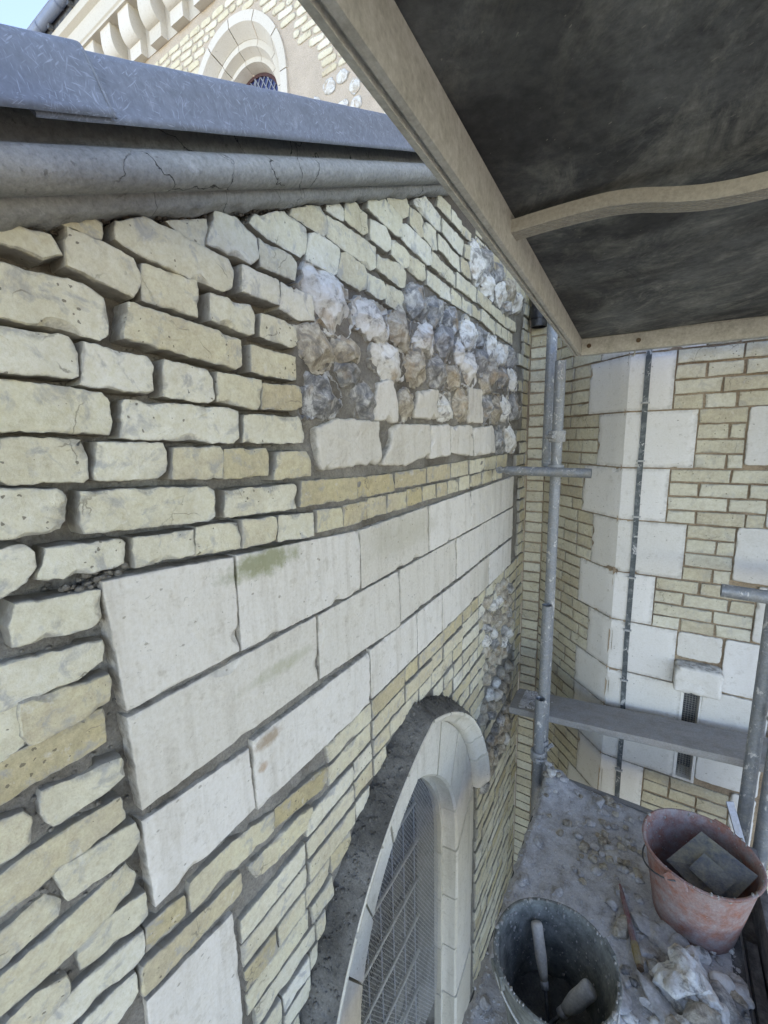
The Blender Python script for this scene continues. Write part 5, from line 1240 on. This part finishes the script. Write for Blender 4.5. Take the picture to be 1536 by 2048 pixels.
for i in range(95):
    x = 0.94 + rs.gauss(0, .11); y = 1.32 + rs.gauss(0, .13)
    if x > 1.08 or (x-.58)**2 + (y-1.05)**2 < .2**2: continue
    stone(x, y, rs.choice((rs.uniform(.008, .018), rs.uniform(.012, .034))), rs.choice(('rubble', 'flint1', 'flint2', 'rubble', 'flint0', 'floor')), 'stone in the rubble heap around the large flint nodule', group='rubble heap stones', asp=rs.uniform(1, 1.8))
for i in range(24):
    x = rs.uniform(.50, .98); y = 2.015 - abs(rs.gauss(0, .03))
    stone(x, y, rs.uniform(.006, .016), rs.choice(('rubble', 'flint2', 'rubble')), 'stone chip gathered along the far edge of the platform', group='chips along the far edge')
for i in range(14):
    x = 0.385 + abs(rs.gauss(0, .025)); y = rs.uniform(0.9, 1.9)
    stone(x, y, rs.uniform(.008, .022), 'rubble', 'small stone along the wall-side edge of the platform', group='stones along the platform edge')
# grit
m2 = MB()
for i in range(6500):
    x = rs.uniform(XL+.01, XR-.12); y = rs.uniform(0.75, 2.03); s = rs.uniform(.0015, .0055)*(1 if rs.random() < .93 else 1.8)
    z = pile(x, y); rock(m2, (x, y, z + s*.2), s, .6, rs.uniform(0, 99), 1, rs.uniform(0, 6))
for i in range(420):
    x = 0.31 + abs(rs.gauss(0, .05)) - 0.15 + .02; y = rs.uniform(2.15, 2.32); s = rs.uniform(.002, .010)
    x = min(max(x, 0.15), 0.5); rock(m2, (x, y, bz(x) + 0.004), s, .6, rs.uniform(0, 99), 1, rs.uniform(0, 6))
o = m2.build('grit', M['rubble'], smooth=False); tag(o, 'fine grit and crumbs over the platform and plank', 'grit', kind='stuff')

# ------------------------------------------------------------------ buckets
def bucket(cx_, cy_, rt_, rb_, h, z0, mat_, label, handle_pts, wire_mat, tilt=(0, 0)):
    t = thing('bucket', (cx_, cy_, z0), label, 'bucket')
    m3 = MB(); th = 0.004
    pr = [(0.0005, 0.0), (rb_-.004, 0.0), (rb_, 0.004)]
    for k in range(1, 10): pr.append((rb_ + (rt_-rb_-.004)*k/9, 0.004 + (h-0.02)*k/9))
    pr += [(rt_-.002, h-.012), (rt_+.004, h-.010), (rt_+.006, h-.003), (rt_+.002, h), (rt_-.004, h-.002)]
    for k in range(8, -1, -1): pr.append((rb_ - th + (rt_-rb_-.004)*k/9, 0.008 + (h-0.02)*k/9))
    pr += [(0.0005, 0.008)]
    m3.lathe(pr, (0, 0, 0), 64)
    tm = Matrix.Rotation(tilt[0], 3, 'X') @ Matrix.Rotation(tilt[1], 3, 'Y')
    def wob(p):
        x, y, z = p; a = math.atan2(y, x); k = z/h; s = 1 + 0.022*k*math.sin(2*a+.6) + 0.008*k*math.sin(5*a+2); q = tm @ Vector((x*s, y*s, z)); return (q.x+cx_, q.y+cy_, q.z+z0)
    m3.v = [wob(p) for p in m3.v]
    body = m3.build('body', M[mat_], t, angle=60)
    # lugs
    for a in handle_pts:
        m4 = MB(); ca, sa = math.cos(a), math.sin(a); tv = Vector((-sa, ca, 0)); rv = Vector((ca, sa, 0)); c = rv*(rt_+.004) + Vector((0, 0, h-.010))
        pts = []
        pp = [(-.036, -.012), (-.022, .012), (.022, .012), (.036, -.012), (.026, -.030), (-.026, -.030)]
        V = [tuple(c + tv*u + rv*d + Vector((0, 0, v))) for d in (-.004, .006) for u, v in pp]
        m4.add(V, [(0,1,2,3,4,5), (11,10,9,8,7,6)] + [(k, (k+1) % 6, 6+(k+1) % 6, 6+k) for k in range(6)])
        m4.v = [wob(p) for p in m4.v]; m4.build('lug', M[mat_], t, smooth=False)
    # wire handle hanging down outside
    a0, a1 = handle_pts; m4 = MB(); pts = []
    if a1 < a0: a1 += 2*math.pi
    for k in range(25):
        u = k/24; a = a0 + (a1-a0)*u; drop = 0.10*math.sin(math.pi*u)**0.8
        zz = h - .012 - drop; rr_ = rb_ + (rt_-rb_)*zz/h + 0.014
        pts.append(wob((rr_*math.cos(a), rr_*math.sin(a), zz)))
    m4.tube(pts, 0.0028, 8); m4.build('handle', M[wire_mat], t)
    return t, wob
bl, wbl = bucket(0.578, 1.055, 0.158, 0.118, 0.28, 0.002, 'black_bucket', 'dusty black rubber bucket holding two trowels, in the foreground', (R(220), R(400)), 'wire')
br, wbr = bucket(0.945, 1.645, 0.168, 0.122, 0.285, 0.004, 'red_bucket', 'faded red builder bucket with a mortar float inside', (R(65), R(245)), 'darksteel')
# handle of the red bucket should hang to the left side: wire goes over far side; swap by lug order
# mortar left in the black bucket
m2 = MB(); V = [(0.578, 1.055, 0.05)]; F = []; n = 40
for q in range(1, 7):
    for k in range(n):
        a = 6.283*k/n; r = 0.124*q/6; V.append((0.578+r*math.cos(a), 1.055+r*math.sin(a), 0.05 + 0.02*fr(r*math.cos(a)*18, r*math.sin(a)*18, 2, 3)))
for k in range(n): F.append((0, 1+k, 1+(k+1) % n))
for q in range(5):
    for k in range(n): F.append((1+q*n+k, 1+(q+1)*n+k, 1+(q+1)*n+(k+1) % n, 1+q*n+(k+1) % n))
m2.add(V, F); m2.build('mortar_residue', M['hood_dirt'], bl, fix=False)

def caked(wob, rt_, rb_, h, parent, n, seed):
    rk_ = random.Random(seed); m5 = MB()
    for i in range(n):
        a = rk_.uniform(0, 6.283)
        if rk_.random() < .5: z = h - abs(rk_.gauss(0, .006)); r = rt_ + rk_.uniform(-.004, .003)
        else:
            z = h*rk_.uniform(.25, .97); a = 2.2 + rk_.gauss(0, 1.1); r = rb_ + (rt_-rb_)*z/h - .005
        c = wob((r*math.cos(a), r*math.sin(a), z)); crumb(m5, c, abs(rk_.gauss(0, .0028)) + .0012, rk_.uniform(0, 99))
    o5 = m5.build('caked_mortar', M['caked'], parent, fix=False); o5['kind'] = 'stuff'
M['caked'] = mortar_mat('caked_mortar', (0.40, 0.385, 0.35), (0.30, 0.285, 0.26), (0.24, 0.225, 0.20))
caked(wbl, 0.158, 0.118, 0.28, bl, 420, 1); caked(wbr, 0.168, 0.122, 0.285, br, 260, 2)
def trowel(hp0, hp1, blade_dir, label, hmat, blade_len=0.17, blade_w=0.085, hr=0.017):
    a, c = Vector(hp0), Vector(hp1)
    t = thing('trowel', a, label, 'trowel')
    m3 = MB(); ax = (c-a); L = ax.length; ax.normalize()
    pts = [a + ax*L*k for k in (0, .02, .08, .3, .6, .85, 1.0)]
    m3.tube(pts, [hr*.55, hr*.9, hr*1.05, hr, hr*1.02, hr*.8, hr*.62], 18); m3.build('handle', M[hmat], t)
    m3 = MB(); m3.tube([a + ax*L, a + ax*(L+.018)], hr*.66, 14); m3.build('ferrule', M['galv_bar'], t)
    bd = Vector(blade_dir).normalized(); s = a + ax*(L+.015)
    m3 = MB(); m3.tube([s, s + ax*.03, s + ax*.045 + bd*.02, s + ax*.045 + bd*.05], 0.005, 10); m3.build('tang', M['darksteel'], t)
    side = bd.cross(Vector((0, 0, 1))).normalized()
    if side.length < .1: side = Vector((1, 0, 0))
    up = side.cross(bd).normalized(); o0 = s + ax*.045 + bd*.02
    out = [(0, -.02), (.02, -blade_w*.48), (.05, -blade_w*.5), (.11, -blade_w*.33), (blade_len, -.010), (blade_len+.006, 0), (blade_len, .010), (.11, blade_w*.33), (.05, blade_w*.5), (.02, blade_w*.48), (0, .02)]
    V = [tuple(o0 + bd*u + side*v + up*h) for h in (-.001, .001) for u, v in out]; n = len(out)
    m3 = MB(); m3.add(V, [tuple(range(n)), tuple(range(2*n-1, n-1, -1))] + [(k, (k+1) % n, n+(k+1) % n, n+k) for k in range(n)]); m3.build('blade', M['darksteel'], t, smooth=False)
    return t
trowel((0.506, 1.158, 0.235), (0.548, 1.092, 0.125), (0.10, -0.35, -0.25), 'pointing trowel with a long pale wooden handle standing in the black bucket', 'wood', blade_len=0.12, blade_w=0.075)
trowel((0.672, 1.098, 0.195), (0.612, 1.058, 0.115), (-0.3, -0.35, -0.2), 'trowel with a grey rounded handle lying against the right inside of the black bucket', 'pale_handle', blade_len=0.10, blade_w=0.07, hr=0.022)

# mortar float in the red bucket
fl_t = thing('mortar_float', (0.97, 1.65, 0.2), 'dirty rectangular mortar float with a block handle resting in the red bucket', 'float')
def quadslab(mb_, c4, th):
    c4 = [Vector(p) for p in c4]; nn = (c4[1]-c4[0]).cross(c4[3]-c4[0]).normalized()
    V = [tuple(p) for p in c4] + [tuple(p - nn*th) for p in c4]
    mb_.add(V, [(0,1,2,3), (7,6,5,4), (0,4,5,1), (1,5,6,2), (2,6,7,3), (3,7,4,0)])
m3 = MB(); quadslab(m3, [(0.852, 1.632, 0.200), (1.005, 1.560, 0.150), (1.100, 1.640, 0.278), (0.955, 1.742, 0.278)], 0.012); m3.build('plate', M['hawk'], fl_t, smooth=False)
m3 = MB(); quadslab(m3, [(0.915, 1.615, 0.222), (1.000, 1.575, 0.196), (1.042, 1.612, 0.250), (0.958, 1.655, 0.270)], 0.040); m3.build('handle', M['hawk'], fl_t, smooth=False)

# red and yellow chisel
cd = thing('cold_chisel', (0.75, 1.49, 0.03), 'worn red chisel with a yellow end lying on the dusty platform', 'chisel')
a, c = Vector((0.716, 1.622, 0.018)), Vector((0.792, 1.352, 0.030)); ax = (c-a)
m3 = MB(); V = []
pts = [a + ax*k for k in (0.0, .12, .3, .6, .74)]
m3.tube(pts, [.004, .008, .009, .010, .010], 8); m3.build('shank', M['red_paint'], cd, angle=40)
m3 = MB(); m3.tube([a + ax*.741, a + ax*.9, a + ax*.985], [.0125, .0135, .012], 8); m3.build('grip', M['yellow'], cd, angle=40)
m3 = MB(); m3.tube([a + ax*.986, a + ax*1.02], [.010, .011], 8); m3.build('striking_end', M['rust'], cd, angle=40)

# grey flat bar leaning behind the red bucket
m3 = MB(); a, c = Vector((1.060, 1.965, 0.272)), Vector((1.150, 1.83, 0.012)); ax = (c-a).normalized(); sd_ = Vector((0.9, .35, 0)).normalized(); sd_ = (sd_ - ax*sd_.dot(ax)).normalized(); nn = ax.cross(sd_)
V = [tuple(p + sd_*u*.013 + nn*v*.004) for p in (a, c) for u, v in ((-1, -1), (1, -1), (1, 1), (-1, 1))]
m3.add(V, [(3,2,1,0), (4,5,6,7), (0,1,5,4), (1,2,6,5), (2,3,7,6), (3,0,4,7)]); o = m3.build('flat_bar', M['galv_bar'], smooth=False, loc=tuple(c)); tag(o, 'grey flat metal bar leaning up behind the red bucket by the right pole', 'metal bar')
